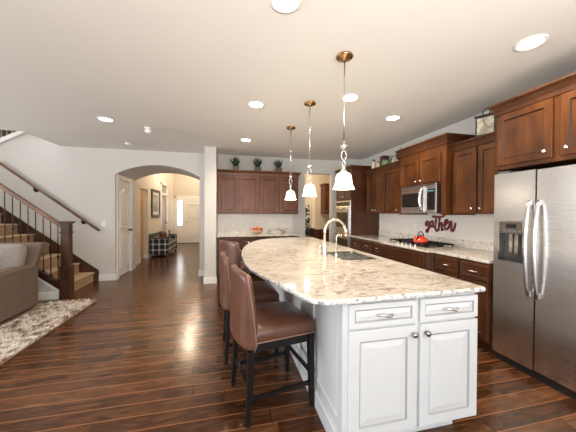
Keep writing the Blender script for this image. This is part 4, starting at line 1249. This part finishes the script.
t = thing('framed_picture', 'large black framed picture on the hall wall above the plaid bench', 'picture', (HX + .001, 8.78, 1.22), radians(90))
fb = MB()
W_, H_ = .98, .87
fb.box(0, W_, -.035, -.001, 0, .07).box(0, W_, -.035, -.001, H_ - .07, H_).box(0, .07, -.035, -.001, .07, H_ - .07).box(W_ - .07, W_, -.035, -.001, .07, H_ - .07)
fb.build('frame', BLACKP, t)
BX('mat_board', simple('picture_mat', (.62, .60, .55), .7), t, .07, W_ - .07, -.012, -.002, .07, H_ - .07)
BX('print', mottled('soft_landscape_print', [(.35, (.22, .22, .19)), (.65, (.45, .44, .40))], 5), t, .18, W_ - .18, -.016, -.0125, .16, H_ - .16)
t = thing('framed_picture', 'dark framed picture on the right hall wall, seen edge-on past the arch', 'picture', (AX1 + .349, 10.9, 1.25), R90)
BX('frame', BLACKP, t, 0, .7, -.04, -.001, 0, .8)
BX('print', simple('grey_print', (.3, .3, .3), .6), t, .08, .62, -.043, -.0405, .08, .72)

# ------------------------------------------------------------------ decor
def plant(label, x, y, z, seed):
    rng = random.Random(seed)
    t = thing('potted_plant', label, 'plant', (x, y, z), 0, 'potted succulents on the back cabinets')
    MB().rings([[(sx_ * a, sy_ * a, zz) for sx_, sy_ in ((-1, -1), (1, -1), (1, 1), (-1, 1))] for a, zz in ((.058, 0), (.068, .095), (.060, .095), (.058, .080))]).build('pot', POT, t)
    b = MB()
    for k in range(13):
        a = k * 2.4; tilt = .10 + .85 * (k / 13)
        L_ = rng.uniform(.18, .25); wv = .021
        pts = []
        for j in range(6):
            u = j / 5
            r_ = L_ * u * sin(tilt) * 0.85; zz = .078 + L_ * u * cos(tilt * (1 - .2 * u))
            pts.append((r_ * cos(a), r_ * sin(a), zz))
        b.tube(pts, [wv * .6, wv * .9, wv, wv * .8, wv * .5, .001], 6, sx=.35)
    b.build('leaves', LEAF, t, smooth=True)
    return t
zt = 2.165 + .0755
plant('spiky green plant in a square pot on the back cabinets, nearest the column', .17, 5.62, zt, 1)
plant('spiky green plant in a square pot on the back cabinets, middle of three', .633, 5.62, zt, 2)
plant('spiky green plant in a square pot on the back cabinets, nearest the pantry opening', 1.09, 5.62, zt, 3)

t = thing('fruit_bowl', 'shallow pale bowl holding oranges on the back counter', 'bowl', (.60, 5.48, .9155), 0)
MB().lathe([(.055, 0), (.06, .008), (.12, .05), (.145, .085), (.140, .087), (.115, .054), (.055, .014), (.001, .012)], n=28).build('body', simple('amber_glass_bowl', (.62, .42, .26), .15), t, smooth=True)
fr_ = [(-.06, .0, .078, 0), (.0, -.05, .08, 1), (.06, .0, .078, 0), (.0, .055, .08, 0), (.0, .0, .125, 0), (-.07, -.06, .10, 1), (.085, -.03, .105, 1)]
fl = ['orange at the left of the fruit bowl on the back counter', 'red apple at the front of the fruit bowl', 'orange at the right of the fruit bowl', 'orange at the back of the fruit bowl', 'orange on top of the fruit pile', 'red apple at the left rim of the fruit bowl', 'red apple at the right rim of the fruit bowl']
for (dx, dy, dz, k), lb in zip(fr_, fl):
    o = MB().lathe([(.034 * sin(pi * i / 10) + .0001, -.033 * cos(pi * i / 10)) for i in range(11)], n=16).build('apple' if k else 'orange', APPLE if k else ORANGE, smooth=True)
    o.location = (.60 + dx, 5.48 + dy, .9155 + dz); tag(o, lb, 'fruit', 'fruit in the bowl')

# clock on cabinet between microwave and fridge
zc = UT + .0755
t = thing('mantel_clock', 'square iron-framed clock with pale face and top ring on the cherry cabinet', 'clock', (2.80, 2.335, zc), radians(-68))
BX('case', simple('aged_iron', (.05, .05, .035), .5, .5), t, -.095, .095, -.03, .04, .02, .235)
BX('face', mottled('aged_clock_face', [(.4, (.45, .40, .30)), (.6, (.75, .70, .58))], 14), t, -.078, .078, -.034, -.0305, .036, .218)
BX('roof', simple('aged_iron_2', (.06, .06, .045), .5, .5), t, -.11, .11, -.04, .05, .236, .252, bev=.005)
MB().tube([(.035 * cos(pi * 2 * i / 16), 0, .285 + .035 * sin(pi * 2 * i / 16)) for i in range(17)], .006, 8, caps=False).build('ring', BLACKM, t, smooth=True)
MB().bar((0, -.037, .127), (.045, -.037, .10), .004, .006).bar((0, -.037, .127), (-.02, -.037, .19), .004, .006).build('hands', BLACKM, t)
for x_ in (-.085, .085): BX('foot', BLACKM, t, x_ - .012, x_ + .012, -.025, .035, 0, .0195)

# rooster, green pot and jars on the cabinet beside the hood cabinet
def figurine(label, x, y, z, rz, m1, s=1.0):
    t = thing('rooster_figurine', label, 'figurine', (x, y, z), rz)
    MB().lathe([(.035 * s, 0), (.035 * s, .008), (.012 * s, .02), (.012 * s, .05 * s)], n=14).build('stand', BROWNC, t, smooth=True)
    MB().tube([(-.075 * s, 0, .12 * s), (-.045 * s, 0, .085 * s), (0, 0, .075 * s), (.04 * s, 0, .10 * s), (.055 * s, 0, .15 * s), (.06 * s, 0, .175 * s), (.085 * s, 0, .172 * s)],
              [.01 * s, .032 * s, .045 * s, .036 * s, .02 * s, .018 * s, .004 * s], 12).build('body', m1, t, smooth=True)
    b = MB()
    for k in range(5): b.tube([(-.05 * s, (k - 2) * .006, .09 * s), (-.10 * s, (k - 2) * .01, (.13 + .012 * k) * s), (-.115 * s, (k - 2) * .012, (.10 + .015 * k) * s)], [.012 * s, .010 * s, .003], 8)
    b.build('tail', BROWNC, t, smooth=True)
    MB().lathe([(.001, .19 * s), (.012 * s, .20 * s), (.001, .215 * s)], .055 * s, 0, 8).build('comb', APPLE, t, smooth=True)
    return t
zr = UT + .0755
figurine('dark brown rooster figurine beside the tall hood cabinet crown', 2.77, 3.80, zr, radians(250), BROWNC, 1.1)
t = thing('green_pot', 'round green ceramic pot on the wall cabinet between the figurines', 'pot', (2.77, 4.17, zr), 0); t.scale = (1, 1, .78)
MB().lathe([(.05, 0), (.075, .02), (.085, .06), (.075, .10), (.06, .115), (.07, .13), (.062, .13), (.052, .112), (.001, .10)], n=22).build('body', GREENG, t, smooth=True)
t = thing('figurine', 'pale standing figurine at the far end of the right wall cabinets', 'figurine', (2.77, 4.58, zr), 0)
MB().lathe([(.04, 0), (.045, .04), (.03, .09), (.026, .11), (.03, .125)], n=18).build('robe', CREAMC, t, smooth=True)
MB().lathe([(.012, .125), (.024, .14), (.024, .165), (.012, .178), (.001, .18)], n=14).build('head', CREAMC, t, smooth=True)
MB().lathe([(.034, .16), (.034, .166), (.020, .17), (.020, .198), (.001, .20)], n=14).build('hat', BROWNC, t, smooth=True)
t = thing('canister', 'dark brown square canister behind the pale figurine on the wall cabinets', 'canister', (2.92, 4.45, zr), 0); t.scale = (1.2, 1.2, 1.25)
BX('body', BROWNC, t, -.05, .05, -.05, .05, 0, .17, bev=.006)
BX('lid', DARKW, t, -.055, .055, -.055, .055, .171, .195, bev=.006)
t = thing('small_jar', 'small cream jar between the canister and the green pot', 'jar', (2.77, 4.42, zr), 0)
MB().lathe([(.03, 0), (.036, .03), (.036, .08), (.022, .10), (.024, .11)], n=18).build('body', CREAMC, t, smooth=True)
MB().lathe([(.026, .1105), (.026, .12), (.008, .125), (.001, .135)], n=14).build('lid', BROWNC, t, smooth=True)
t = thing('small_vase', 'small white vase standing just right of the green pot on the wall cabinets', 'vase', (2.78, 3.97, zr), 0)
MB().lathe([(.025, 0), (.034, .03), (.030, .06), (.014, .09), (.020, .11), (.014, .11), (.010, .09), (.001, .08)], n=18).build('body', CREAMC, t, smooth=True)
